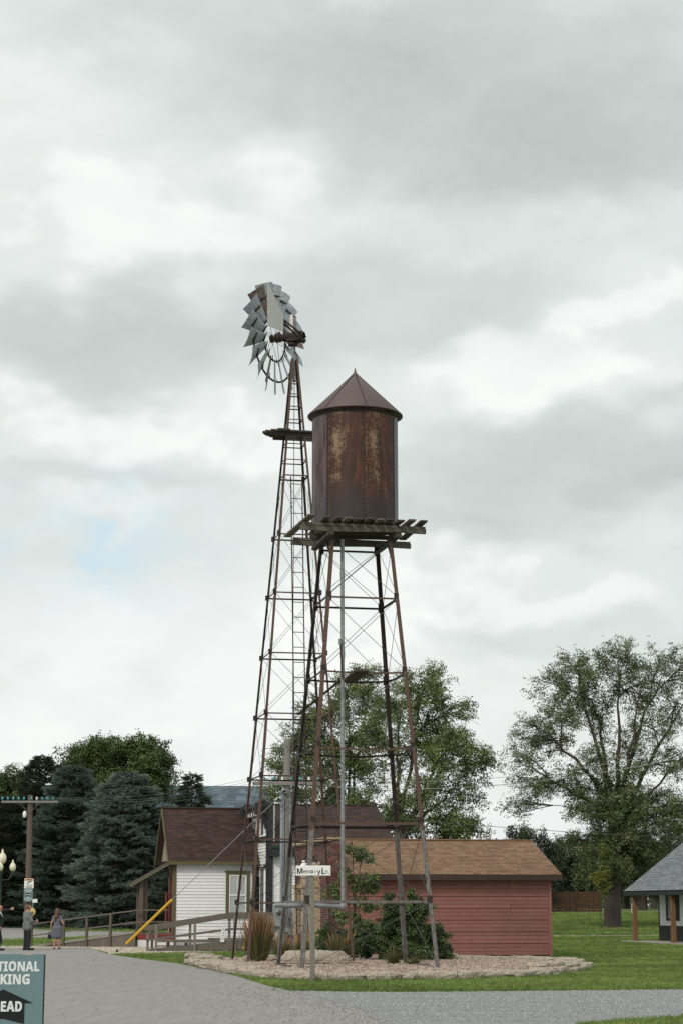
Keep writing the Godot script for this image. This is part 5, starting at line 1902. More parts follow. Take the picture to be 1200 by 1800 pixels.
func trees() -> void:
	var maple := [c3(.11, .15, .044), c3(.145, .185, .058), c3(.075, .11, .036), c3(.175, .20, .072)]
	# middle pair behind the towers
	var d := 112.0
	tree("maple_tree", "broad airy maple behind the water tower, right of two trunks", "maples behind the sheds", ground_at(712, d), .38, 5.2, Vector3(-.3, 0, 0), [
		lobe(735, 1228, d, 1.9, 1.7, 34, 8), lobe(690, 1262, d - 1.2, 1.7, 1.9, 28, 7), lobe(790, 1275, d + 1, 1.8, 1.7, 30, 8), lobe(818, 1322, d - 1, 1.6, 1.2, 24, 8), lobe(842, 1352, d + .5, 1.2, .8, 16, 8),
		lobe(800, 1395, d + 1, 2.0, 1.1, 26, 7), lobe(775, 1450, d, 2.2, 1.0, 30, 8), lobe(715, 1330, d + 2, 1.8, 1.5, 22, 7), lobe(760, 1345, d - 2, 1.7, 1.3, 20, 7), lobe(690, 1440, d + 1, 1.8, 1.2, 30, 9), lobe(730, 1400, d - 1, 1.7, 1.0, 22, 8), lobe(815, 1470, d + 1, 1.6, .7, 20, 8), lobe(665, 1320, d - 1, 1.3, 1.5, 18, 7), lobe(760, 1195, d + .5, 1.0, .8, 12, 7), lobe(775, 1330, d, 1.4, 1.2, 18, 7), lobe(745, 1290, d + 1, 1.5, 1.2, 18, 7), lobe(650, 1420, d, 1.2, 1.0, 16, 7)], .10, maple, M.leaf, .34, "tree", 1.05, [at(700, 1235, d), at(740, 1215, d + 1), at(790, 1300, d), at(800, 1400, d + 1)])
	d = 116.0
	tree("maple_tree", "narrower maple seen through the windmill's legs, left of two trunks", "maples behind the sheds", ground_at(612, d), .28, 5.5, Vector3(.1, 0, 0), [
		lobe(610, 1230, d, 1.5, 1.6, 24, 8), lobe(570, 1290, d - 1, 1.6, 1.6, 26, 8), lobe(640, 1205, d + 1, 1.2, 1.2, 18, 8), lobe(520, 1320, d + 1, 1.5, 1.4, 24, 8), lobe(495, 1345, d, 1.0, 1.2, 16, 8), lobe(555, 1380, d - 1, 1.7, 1.4, 26, 8), lobe(610, 1330, d + 1.5, 1.5, 1.6, 22, 8),
		lobe(600, 1420, d, 1.6, 1.2, 30, 9), lobe(645, 1290, d - 1, 1.3, 1.5, 20, 8), lobe(520, 1415, d + 1, 1.2, .9, 14, 7), lobe(545, 1255, d, .9, 1.1, 12, 7), lobe(488, 1395, d, 1.1, .9, 16, 7), lobe(585, 1345, d - 1, 1.3, 1.2, 20, 7), lobe(535, 1300, d + 1, 1.2, 1.2, 16, 7), lobe(650, 1370, d, 1.2, 1.2, 18, 7), lobe(655, 1250, d + 1, 1.1, 1.1, 14, 7)], .10, maple, M.leaf, .34, "tree", 1.15, [at(612, 1225, d), at(560, 1270, d), at(640, 1240, d + 1)])
	# large maple at the right
	d = 130.0
	var sm := [c3(.115, .155, .06), c3(.14, .175, .078), c3(.085, .12, .048), c3(.17, .175, .09), c3(.10, .14, .055)]
	tree("maple_tree", "huge many-limbed maple with thick trunk on lawn at right", "maples behind the sheds", ground_at(1076, d), .54, 6.6, Vector3(.35, 0, 0), [
		lobe(1085, 1170, d, 1.7, 1.6, 34, 8), lobe(1110, 1225, d + 1, 1.9, 1.9, 30, 7), lobe(1010, 1185, d - 1, 1.6, 1.6, 32, 8), lobe(965, 1215, d + 1, 1.4, 1.5, 24, 7), lobe(1030, 1240, d + 1, 1.5, 1.7, 26, 7), lobe(985, 1265, d - 1, 1.8, 1.4, 26, 7), lobe(930, 1285, d, 1.2, 1.0, 16, 6), lobe(965, 1310, d + 1, 1.9, 1.2, 24, 6),
		lobe(915, 1335, d - 1, 1.3, 1.2, 18, 5), lobe(940, 1385, d, 1.9, 1.2, 24, 6), lobe(985, 1380, d + 1, 1.7, 1.2, 22, 7), lobe(910, 1420, d, 1.2, .8, 12, 5), lobe(1045, 1345, d - 1, 1.5, 1.5, 22, 7), lobe(1100, 1320, d + 1, 1.6, 1.6, 20, 6), lobe(1075, 1390, d, 1.7, 1.3, 26, 7), lobe(1115, 1385, d - 1, 1.5, 1.3, 22, 7), lobe(1060, 1275, d + 1, 1.3, 1.4, 16, 6), lobe(1040, 1420, d, 2.0, 1.4, 40, 9), lobe(1090, 1440, d - 1, 2.2, 1.6, 50, 10), lobe(1085, 1500, d, 2.4, 1.4, 56, 11), lobe(1060, 1540, d, 2.0, .9, 44, 11), lobe(1130, 1510, d + 1, 2.2, 1.3, 48, 11), lobe(1030, 1480, d + 1, 1.6, 1.0, 28, 9),
		lobe(1160, 1180, d, 1.8, 1.9, 34, 4), lobe(1190, 1250, d + 1, 1.9, 2.0, 30, 4), lobe(1215, 1185, d, 1.9, 2.0, 30, 5), lobe(1145, 1290, d - 1, 1.6, 1.6, 22, 6), lobe(1180, 1350, d, 1.9, 1.4, 26, 7), lobe(1150, 1420, d + 1, 2.0, 1.4, 36, 9), lobe(1200, 1440, d - 1, 2.0, 1.5, 34, 8), lobe(1260, 1330, d, 2.2, 2.2, 30, 6), lobe(1240, 1430, d, 2.0, 1.6, 26, 6)], .102, sm, M.leaf, .38, "tree", 1.02, [at(1015, 1185, d), at(1040, 1230, d + 1), at(1090, 1175, d), at(1125, 1215, d - 1), at(1160, 1190, d), at(1205, 1230, d + 1), at(960, 1290, d - 1), at(1185, 1350, d), at(930, 1350, d)])
	# leafy deciduous crown behind the blue spruces
	d = 146.0
	var gr := [c3(.06, .098, .024), c3(.08, .125, .032), c3(.042, .072, .02), c3(.10, .15, .04)]
	tree("broadleaf_tree", "dense green broadleaf tree rising above the two blue spruces", "", ground_at(205, d), .35, 5.0, Vector3.ZERO, [
		lobe(215, 1340, d, 2.2, 1.6, 60, 10), lobe(155, 1350, d, 1.9, 1.5, 50, 10), lobe(265, 1352, d - 1, 1.7, 1.6, 50, 10), lobe(128, 1345, d + 1, 1.2, 1.3, 28, 9), lobe(180, 1318, d - 1, 1.4, .9, 30, 9), lobe(245, 1318, d, 1.5, .8, 30, 9), lobe(288, 1335, d, .9, 1.1, 18, 9), lobe(285, 1385, d, 1.3, 1.2, 30, 9), lobe(220, 1390, d - 2, 2.4, 1.6, 50, 10), lobe(140, 1390, d, 2.2, 1.5, 40, 10)], .125, gr, M.leaf, .4)
	d = 141.0
	tree("broadleaf_tree", "green broadleaf tree at left edge, above the insulator pole", "", ground_at(22, d), .3, 4.0, Vector3.ZERO, [
		lobe(22, 1378, d, 1.0, .9, 24, 10), lobe(40, 1410, d, 1.7, 1.2, 44, 10), lobe(0, 1440, d, 1.8, 1.4, 44, 10), lobe(-30, 1400, d, 1.8, 1.5, 34, 9), lobe(40, 1460, d, 1.9, 1.4, 44, 10)], .125, gr, M.leaf, .4)
	# conifers
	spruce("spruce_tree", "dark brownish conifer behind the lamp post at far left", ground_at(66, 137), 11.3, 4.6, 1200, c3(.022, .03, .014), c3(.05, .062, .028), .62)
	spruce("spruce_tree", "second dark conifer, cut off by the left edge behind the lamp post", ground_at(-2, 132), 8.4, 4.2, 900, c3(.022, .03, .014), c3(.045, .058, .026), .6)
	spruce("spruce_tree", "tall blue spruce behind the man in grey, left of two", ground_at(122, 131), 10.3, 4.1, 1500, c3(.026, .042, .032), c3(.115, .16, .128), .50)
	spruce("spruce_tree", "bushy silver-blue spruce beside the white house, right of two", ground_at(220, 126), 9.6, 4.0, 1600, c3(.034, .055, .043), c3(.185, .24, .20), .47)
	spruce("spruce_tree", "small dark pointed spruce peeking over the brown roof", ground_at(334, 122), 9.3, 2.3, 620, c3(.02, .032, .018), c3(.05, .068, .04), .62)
	# dark trees filling in behind the red shed and the fence
	var dk := [c3(.022, .034, .014), c3(.03, .045, .018), c3(.038, .055, .02)]
	var far := [[925, 1500, 182, 2.9, 2.4, "dark leafy tree just above the red shed's right roof end", .30], [1000, 1520, 192, 3.0, 2.6, "dark leafy tree standing behind the timber fence", .3], [1130, 1500, 200, 4.2, 3.6, "dark leafy tree behind the trunk of the huge maple", .35], [1215, 1500, 205, 4.4, 4.0, "dark leafy tree above the cottage roof at right edge", .35], [880, 1535, 188, 2.4, 1.6, "low dark tree behind the middle of the shed roof", .25]]
	for f in far:
		var dd: float = f[2]
		tree("background_tree", f[5], "dark trees behind the fence", ground_at(f[0], dd), f[6], 3.2, Vector3.ZERO, [lobe(f[0], f[1], dd, f[3], f[4], 60, 10), lobe(f[0] - 22, f[1] + 30, dd, f[3] * .8, f[4] * .7, 40, 10), lobe(f[0] + 24, f[1] + 34, dd + 1, f[3] * .8, f[4] * .7, 40, 10), lobe(f[0], f[1] + 55, dd, f[3], f[4] * .5, 40, 10)], .16, dk, M.dark_leaf, .5)
	var lt := [c3(.05, .075, .02), c3(.085, .11, .03), c3(.035, .05, .018)]
	for f in [[1088, "slim dark-trunked tree far off, left of the cottage's porch post"], [1102, "thick dark-trunked tree far off beside the white marker post"], [1133, "dark-trunked tree far off between the cottage's porch posts"], [1150, "crooked tree far off just left of the cottage wall"]]:
		var dd := 222.0 + rnd(-6, 8)
		tree("woodland_tree", f[1], "far woodland trees", ground_at(f[0], dd), .34, 3.4, Vector3(rnd(-.3, .3), 0, 0), [lobe(f[0], 1535, dd, 2.4, 1.7, 40, 9), lobe(f[0] + 10, 1552, dd, 1.8, .9, 24, 9)], .2, dk, M.dark_leaf, .5)
	# undergrowth along the edge of the far wood, and the wood itself
	var xfs := []
	var cc := []
	for i in 5200:
		var z := rnd(-260, -232)
		var x := rnd(6, 62)
		var hh := (1.0 + 1.1 * sin(x * .9) * sin(x * .37 + 1)) + .8
		xfs.append(Transform3D(Basis.from_euler(Vector3(rnd(-.7, .7), rnd(0, TAU), rnd(-.7, .7))).scaled(Vector3.ONE * rnd(.2, .36)), Vector3(x, 1.2 + rnd(0, 1) * hh * 1.3, z)))
		cc.append(vary(lt[rng.randi() % 3], .2))
	stuff(scatter("undergrowth", leaf_mesh(4, 1.0, .9, 6), M.leaf, xfs, cc)).set_meta("label", "light green undergrowth along the edge of the far wood")
	xfs = []
	cc = []
	for i in 42000:
		var x := rnd(-110, 130)
		var top := 6.0 + 3.5 * sin(x * .21) + 2.0 * sin(x * .63 + 2.0)
		if absf(x + 22) < 24: top *= .7
		var y := 1.4 + rng.randf() * top
		xfs.append(Transform3D(Basis.from_euler(Vector3(rnd(-.7, .7), rnd(0, TAU), rnd(-.7, .7))).scaled(Vector3.ONE * rnd(.3, .5)), Vector3(x, y, rnd(-285, -268) + y * .4)))
		cc.append(vary(dk[rng.randi() % 3], .25))
	stuff(scatter("far_wood", leaf_mesh(4, 1.0, .9, 7), M.dark_leaf, xfs, cc)).set_meta("label", "dark belt of far woodland behind the lawns")
	# yellowing sprouts on the big maple's trunk
	tree("young_tree", "small yellow-green sapling growing beside the huge maple's trunk", "", ground_at(1056, 127), .03, 1.2, Vector3.ZERO, [lobe(1056, 1545, 127, .6, .8, 14, 8), lobe(1062, 1498, 127, .5, .6, 8, 6)], .09, [c3(.13, .15, .025), c3(.18, .17, .03), c3(.09, .12, .022)], M.leaf, .2, "sapling")
	# shrub and sapling in the bed
	var sh := [c3(.035, .062, .02), c3(.05, .088, .027), c3(.07, .115, .035), c3(.10, .15, .048)]
	d = 60.6
	tree("shrub", "large dark green leafy shrub beside the red shed wall", "", ground_at(712, d) + Vector3(0, .08, 0), .05, .35, Vector3.ZERO, [
		lobe(712, 1650, d, 1.0, .62, 110, 9), lobe(672, 1655, d, .75, .5, 70, 9), lobe(752, 1655, d, .72, .52, 70, 9), lobe(712, 1608, d, .62, .5, 60, 8), lobe(735, 1600, d, .4, .5, 26, 6), lobe(685, 1612, d - .2, .4, .4, 26, 7), lobe(780, 1680, d, .38, .22, 20, 7), lobe(644, 1668, d, .4, .35, 24, 8), lobe(720, 1680, d - .4, .9, .3, 60, 9), lobe(722, 1578, d, .13, .2, 5, 5), lobe(683, 1578, d, .16, .16, 5, 5)], .055, sh, M.leaf, .075, "shrub")
	d = 62.5
	tree("shrub", "lower dark shrub below the brick shop's door, left of the large shrub", "", ground_at(585, d) + Vector3(0, .05, 0), .04, .3, Vector3.ZERO, [
		lobe(580, 1662, d, .5, .4, 40, 8), lobe(615, 1658, d, .5, .42, 40, 8), lobe(572, 1632, d, .22, .22, 10, 6), lobe(640, 1640, d, .35, .35, 20, 7)], .055, sh, M.leaf, .085, "shrub")
	var yg := [c3(.11, .165, .045), c3(.14, .20, .06), c3(.085, .13, .04)]
	d = 63.6
	tree("young_tree", "slender young maple in front of the brick storefront's corner", "", ground_at(622, d), .035, 1.6, Vector3.ZERO, [
		lobe(618, 1484, d, .16, .3, 5, 5), lobe(640, 1508, d, .34, .3, 10, 6), lobe(612, 1530, d, .3, .3, 8, 6), lobe(650, 1548, d, .42, .3, 13, 6), lobe(596, 1570, d, .42, .26, 10, 6), lobe(645, 1596, d, .5, .25, 14, 6), lobe(606, 1618, d, .45, .25, 10, 6), lobe(642, 1632, d, .4, .2, 8, 6), lobe(628, 1560, d, .3, .3, 8, 5)], .075, yg, M.leaf, .13, "sapling", .42)

# ---------------------------------------------------------------- poles, wires, lamps and signs
func wire(label: String, pts: Array, r: float, m: Material, group: String) -> void:   # sagging between the given points: [from, to, sag]
	var st := mb()
	var a: Vector3 = pts[0]
	var b: Vector3 = pts[1]
	var sag: float = pts[2]
	var pp := []
	var rr := []
	for i in 17:
		var t := i / 16.0
		pp.append(a.lerp(b, t) - Vector3(0, sag * 4 * t * (1 - t), 0))
		rr.append(r)
	path_tube(st, pp, rr, 5)
	tag(obj("wire", st, m), label, "wire", group)

func insulator(p: Vector3, m: Material, parent: Node) -> void:
	var st := mb()
	lathe(st, [Vector2(.012, 0), Vector2(.012, .05), Vector2(.05, .05), Vector2(.045, .09), Vector2(.035, .1), Vector2(.042, .13), Vector2(.03, .16), Vector2(0, .17)], 8, Transform3D(Basis(), p))
	obj("insulator", st, m, parent)

func poles() -> void:
	# old telegraph pole at the left
	var d := 84.0
	var o := ground_at(48.5, d)
	var T := thing("telegraph_pole", "old wooden pole with glass insulators standing behind the man in grey", "utility pole", o)
	var topy := at(54, 1399, d).y
	var lean := Vector3(at(54, 1399, d).x - o.x, topy, 0)
	var st := mb()
	path_tube(st, [Vector3.ZERO, lean * .5, lean], [.145, .125, .105], 12)
	obj("pole", st, M.pole_wood, T)
	st = mb()
	lathe(st, [Vector2(.115, topy - .001), Vector2(.07, topy + .03), Vector2(0, topy + .035)], 12, Transform3D(Basis(), Vector3(lean.x, 0, 0)))
	obj("pole_top", st, M.pole_wood, T)
	var ay := at(54, 1408, d).y
	st = mb()
	box(st, Vector3(lean.x, ay - .04, .14), Vector3(2.36, .085, .08))
	obj("crossarm", st, M.grey_pole, T)
	for s in [-1, 1]:
		st = mb()
		bar(st, Vector3(lean.x + s * .42, ay - .1, .20), Vector3(lean.x, ay - .5, .15), .03, .012)
		obj("brace", st, M.worn_zinc, T)
	for i in 10:
		var x := lean.x - 1.12 + i * .225 + (.06 if i > 4 else -.02)
		insulator(Vector3(x, ay + .004, .14), M.white if i == 6 else M.aqua, T)
	st = mb()
	lathe(st, [Vector2(0, -.16), Vector2(.07, -.14), Vector2(.085, 0), Vector2(.06, .1), Vector2(0, .14)], 10, Transform3D(Basis(), Vector3(lean.x - .2, at(48, 1431, d).y, .1)))
	obj("lamp_housing", st, M.white, T)
	# signs on that pole
	var c := at(51.5, 1553, d - .25)
	var S := thing("camera_sign", "small white sign with orange band and camera drawing on telegraph pole", "sign", c)
	st = mb()
	bevel_box(st, Vector3.ZERO, Vector3(.385, .40, .012), .005)
	obj("panel", st, M.white, S)
	st = mb()
	box(st, Vector3(0, .15, .009), Vector3(.345, .07, .004))
	obj("orange_band", st, mat(c3(.55, .24, .02), .6), S)
	text("WARNING", M.ink, S, Vector3(0, .15, .013), .04, .22)
	st = mb()
	bar(st, Vector3(-.06, .045, .009), Vector3(.075, .075, .009), .045, .004, Vector3(0, 0, 1))
	bar(st, Vector3(-.08, -.01, .009), Vector3(-.04, .05, .009), .03, .004, Vector3(0, 0, 1))
	box(st, Vector3(.095, .085, .009), Vector3(.03, .03, .004))
	obj("camera_drawing", st, M.ink, S)
	var lines := ["THIS AREA IS", "UNDER 24 HOUR", "VIDEO SURVEILLANCE"]
	for i in 3: text(lines[i], M.ink, S, Vector3(0, -.055 - .05 * i, .009), .026 if i < 2 else .034, .2 if i == 0 else .27)
	c = at(50.2, 1573.5, d - .26)
	S = thing("parking_sign", "small teal parking sign with black arrow below the camera sign", "sign", c)
	st = mb()
	bevel_box(st, Vector3.ZERO, Vector3(.375, .52, .012), .005)
	obj("panel", st, M.teal, S)
	var teal_text := [["ADDITIONAL", .20, .31], ["PARKING", .14, .22], ["PAST", -.09, .13], ["RECEPTION", -.15, .31], ["HALL", -.215, .15]]
	for l in teal_text: text(l[0], M.letter, S, Vector3(0, l[1], .009), .046, l[2])
	st = mb()
	prism(st, PackedVector2Array([Vector2(-.10, -.06), Vector2(0, -.04), Vector2(.10, -.06), Vector2(.10, .03), Vector2(.15, .035), Vector2(0, .11), Vector2(-.15, .035), Vector2(-.10, .03)]), .004, Transform3D(Basis(), Vector3(0, 0, .010)))
	obj("arrow", st, M.ink, S)
	text("AHEAD", M.letter, S, Vector3(0, .02, .013), .05, .2)
	c = at(61.5, 1583.5, d + 2.0)
	S = thing("blank_sign", "small plain white sign on a thin post beyond the telegraph pole", "sign", Vector3(c.x - .05, height(d + 2), c.z))
	st = mb()
	bevel_box(st, Vector3(.06, c.y, 0), Vector3(.21, .15, .012), .004)
	obj("panel", st, M.white, S)
	st = mb()
	tube(st, Vector3(-.03, 0, -.03), Vector3(-.03, c.y + .05, -.03), .02, .02, 8)
	obj("post", st, M.zinc, S)
	c = at(56.0, 1603, d - .1)
	S = thing("round_sign", "round pale yellow sign half hidden behind the man in grey", "sign", c)
	st = mb()
	lathe(st, [Vector2(0, -.008), Vector2(.165, -.008), Vector2(.17, 0), Vector2(.165, .008), Vector2(0, .008)], 24, Transform3D(Basis(Vector3.RIGHT, PI / 2), Vector3.ZERO))
	obj("panel", st, mat(c3(.52, .42, .17), .6), S)
	# tall pole with the meters, in the middle
	d = 72.5
	o = ground_at(503, d)
	var U := thing("utility_pole", "tall grey utility pole with conduits and meter boxes behind the windmill", "utility pole", o)
	var ty := at(503.5, 1301, d).y
	st = mb()
	path_tube(st, [Vector3.ZERO, Vector3(0, ty * .5, 0), Vector3(0, ty, 0)], [.17, .15, .115], 12)
	lathe(st, [Vector2(.115, ty - .001), Vector2(.08, ty + .04), Vector2(0, ty + .05)], 12)
	obj("pole", st, M.grey_pole, U)
	var cy := at(503, 1376, d).y
	st = mb()
	box(st, Vector3(.02, cy - .03, .17), Vector3(2.5, .13, .10))
	obj("crossarm", st, M.grey_pole, U)
	for i in 8: insulator(Vector3(-1.12 + i * .32, cy + .035, .17), M.aqua if i % 3 else M.white, U)
	for q in [[-.17, .055, 1398], [-.10, .035, 1402], [.13, .05, 1400]]:
		st = mb()
		var hy := at(503, q[2], d).y
		path_tube(st, [Vector3(q[0], 1.3, .17), Vector3(q[0], hy, .17), Vector3(q[0], hy + .12, .16), Vector3(q[0] + .05, hy + .2, .22), Vector3(q[0] + .08, hy + .12, .3)], [q[1], q[1], q[1] * 1.1, q[1] * 1.2, q[1] * 1.2], 10)
		obj("conduit", st, M.zinc if q[0] > -.15 else M.box_grey, U)
	for i in 5:   # loose service drops looping at the weather heads
		st = mb()
		var hy := at(503, 1402 + i * 6, d).y
		var s := -1.0 if i % 2 else 1.0
		path_tube(st, [Vector3(s * .1, hy + .1, .3), Vector3(s * (.2 + .04 * i), hy - .12, .34), Vector3(s * .3, hy + .12, .3), Vector3(s * .14, hy + .34, .2)], [.012, .012, .012, .012], 5)
		obj("service_drop", st, M.black, U)
	for q in [[-.28, .34, .78, 1.35], [.40, .34, .78, 1.35]]:
		st = mb()
		bevel_box(st, Vector3(q[0], q[3], .26), Vector3(q[1], q[2], .18), .02)
		var bx := obj("meter_box", st, M.box_grey, U)
		st = mb()
		lathe(st, [Vector2(.10, 0), Vector2(.10, .05), Vector2(.085, .10), Vector2(0, .11)], 12, Transform3D(Basis(Vector3.RIGHT, PI / 2), Vector3(q[0], q[3] + .14, .35)))
		obj("meter", st, M.zinc, bx)
		st = mb()
		box(st, Vector3(q[0] + .1, q[3] + .34, .352), Vector3(.05, .04, .006))
		obj("red_tag", st, M.trim_red, bx)
	st = mb()
	box(st, Vector3(.05, .86, .20), Vector3(1.35, .16, .06))
	obj("meter_board", st, M.box_grey, U)
	for x in [-.55, -.25, -.08, .12, .28, .6]:
		st = mb()
		if absf(x) > .5: box(st, Vector3(x, .45, .2), Vector3(.1, .9, .09))
		else: tube(st, Vector3(x, 0, .24), Vector3(x, .95, .24), .035, .035, 8)
		obj("frame_post" if absf(x) > .5 else "cable_pipe", st, M.grey_pole if absf(x) > .5 else M.zinc, U)
	var V := thing("standpipe", "rusty brown standpipe with valve beside the meter boxes", "standpipe", ground_at(522, 71.5))
	st = mb()
	tube(st, Vector3.ZERO, Vector3(0, 1.1, 0), .11, .11, 12)
	tube(st, Vector3(0, 1.1, 0), Vector3(0, 1.18, 0), .14, .14, 12)
	obj("pipe", st, M.rust, V)
	st = mb()
	tube(st, Vector3(-.1, .62, .1), Vector3(-.3, .62, .1), .05, .05, 10)
	lathe(st, [Vector2(.0, -.02), Vector2(.10, -.02), Vector2(.10, .02), Vector2(0, .02)], 12, Transform3D(Basis(Vector3(0, 0, 1), PI / 2), Vector3(-.3, .62, .1)))
	obj("valve", st, M.iron, V)
	st = mb()
	tube(st, Vector3(.32, 0, .05), Vector3(.32, 2.0, .05), .05, .05, 10)
	obj("thin_pipe", st, M.rust, V)
	# wires
	var arm := func(i: int) -> Vector3: return Vector3(lean.x - 1.12 + i * .225, ay + .16, .14) + T.position
	var arm2 := func(i: int) -> Vector3: return Vector3(-1.12 + i * .32, cy + .19, .17) + U.position
	for q in [[9, 0, .30, "topmost thin green wire from the old pole's right end to the tall pole"], [8, 1, .42, "second thin green wire between the two poles"], [7, 2, .5, "third thin green wire between the two poles"], [6, 3, .62, "lowest sagging green wire between the two poles"]]:
		wire(q[3], [arm.call(q[0]), arm2.call(q[1]), q[2]], .006, mat(c3(.06, .11, .10), .6), "wires between the poles")
	wire("upper bright cable crossing the huge maple at right", [arm2.call(6), at(1420, 1262, 56), .75], .008, M.pale_wire, "cables crossing to the right")
	wire("lower bright cable crossing the huge maple at right", [arm2.call(7) + Vector3(0, -.28, 0), at(1420, 1276, 56), .72], .011, M.pale_wire, "cables crossing to the right")
	wire("thin cable low behind the red shed's roof at right", [at(640, 1432, 95), at(1420, 1478, 99), .25], .013, M.wire, "cables crossing to the right")
	# guy wire with its yellow guard
	var ga := gp(206, 1675)
	var gt := at(500, 1392, d)
	var G := thing("guy_wire", "guy wire with bright yellow guard slanting up from the lawn to tall pole", "guy wire", ga)
	st = mb()
	tube(st, Vector3.ZERO, gt - ga, .012, .012, 6)
	obj("cable", st, M.pale_wire, G)
	var dir := gt - ga
	st = mb()
	var y0 := ga + dir * .055
	var pa := dir * .0575
	var pb := dir * .334
	tube(st, pa, pb, .055, .052, 12)
	obj("guard", st, M.yellow, G)
	st = mb()
	lathe(st, [Vector2(.05, 0), Vector2(.04, .12), Vector2(0, .14)], 8)
	obj("anchor", st, M.iron, G)
	var g2 := gp(426, 1677)
	var G2 := thing("guy_wire", "second short yellow-guarded guy wire beside the windmill's left leg", "guy wire", g2)
	var d2 := at(497, 1402, d) - g2
	st = mb()
	tube(st, Vector3.ZERO, d2, .008, .008, 5)
	obj("cable", st, M.wire, G2)
	st = mb()
	tube(st, d2 * .03, d2 * .145, .045, .045, 10)
	obj("guard", st, M.yellow, G2)

func lamp_post() -> void:
	var d := 92.0
	var T := thing("street_lamp", "dark green lamp post with four white acorn globes at left edge", "street lamp", ground_at(-2.5, d))
	var y := func(py: float) -> float: return at(0, py, d).y
	var st := mb()
	lathe(st, [Vector2(.2, 0), Vector2(.19, .3), Vector2(.12, .5), Vector2(.1, .6), Vector2(.085, 2.2), Vector2(.075, y.call(1534))], 14)
	obj("post", st, M.dark_green, T)
	var gl := mb()
	lathe(gl, [Vector2(.05, 0), Vector2(.10, .03), Vector2(.145, .13), Vector2(.15, .2), Vector2(.12, .30), Vector2(.06, .38), Vector2(.035, .42), Vector2(.05, .45), Vector2(.02, .5), Vector2(0, .54)], 14)
	var gm := done(gl)
	var spots := [[Vector3(.08, y.call(1518), 0), 1.25], [Vector3(.06, y.call(1531.5), .42), 1.0], [Vector3(.56, y.call(1531.5), 0), 1.0], [Vector3(-.52, y.call(1531.5), 0), 1.0]]
	for s in spots:
		put("globe", gm, M.globe, T, Transform3D(Basis.from_scale(Vector3.ONE * s[1]), s[0]))
		st = mb()
		path_tube(st, [Vector3(0, y.call(1548), 0), Vector3(s[0].x * .7, y.call(1546), s[0].z * .7), s[0] + Vector3(0, -.12, 0), s[0] + Vector3(0, .02, 0)], [.03, .028, .04, .06], 8)
		obj("arm", st, M.dark_green, T)

func street_sign() -> void:
	var o := gp(551, 1728)
	var T := thing("street_sign", "white street name sign on weathered wooden post at the grass edge", "street sign", o)
	var st := mb()
	var hy := at(550, 1541, -o.z).y
	bevel_box(st, Vector3(-.02, hy / 2, 0), Vector3(.115, hy, .10), .012, Transform3D(Basis(Vector3(0, 0, 1), .008), Vector3.ZERO))
	obj("post", st, M.post_wood, T)
	var c := Vector3(-.01, at(549, 1530.5, -o.z).y, .075)
	st = mb()
	bevel_box(st, c, Vector3(.785, .225, .022), .006)
	var b := obj("name_board", st, M.white, T)
	st = mb()
	box(st, Vector3(-.04, hy + .04, -.005), Vector3(.06, .26, .04))
	obj("bracket", st, M.post_wood, T)
	# hand-drawn lettering: each letter set a little differently
	var s := "Memory Ln."
	var xs := [-.300, -.195, -.118, -.028, .058, .128, 0, .228, .298, .352]
	var hs := [.118, .085, .085, .085, .085, .09, 0, .125, .085, .1]
	var rot := [.04, -.06, .03, .06, -.05, .05, 0, -.03, .05, 0]
	for i in s.length():
		if s[i] == " ": continue
		text(s[i], M.ink, b, c + Vector3(xs[i], (-.012 if s[i] in ["M", "L"] else -.018) + [.0, .004, -.003, .003, -.004, -.006, 0, .0, -.004, -.006][i], .013), hs[i] * 1.05, 0, i in [0, 3, 5, 7], "Droid Sans", "letter", rot[i])

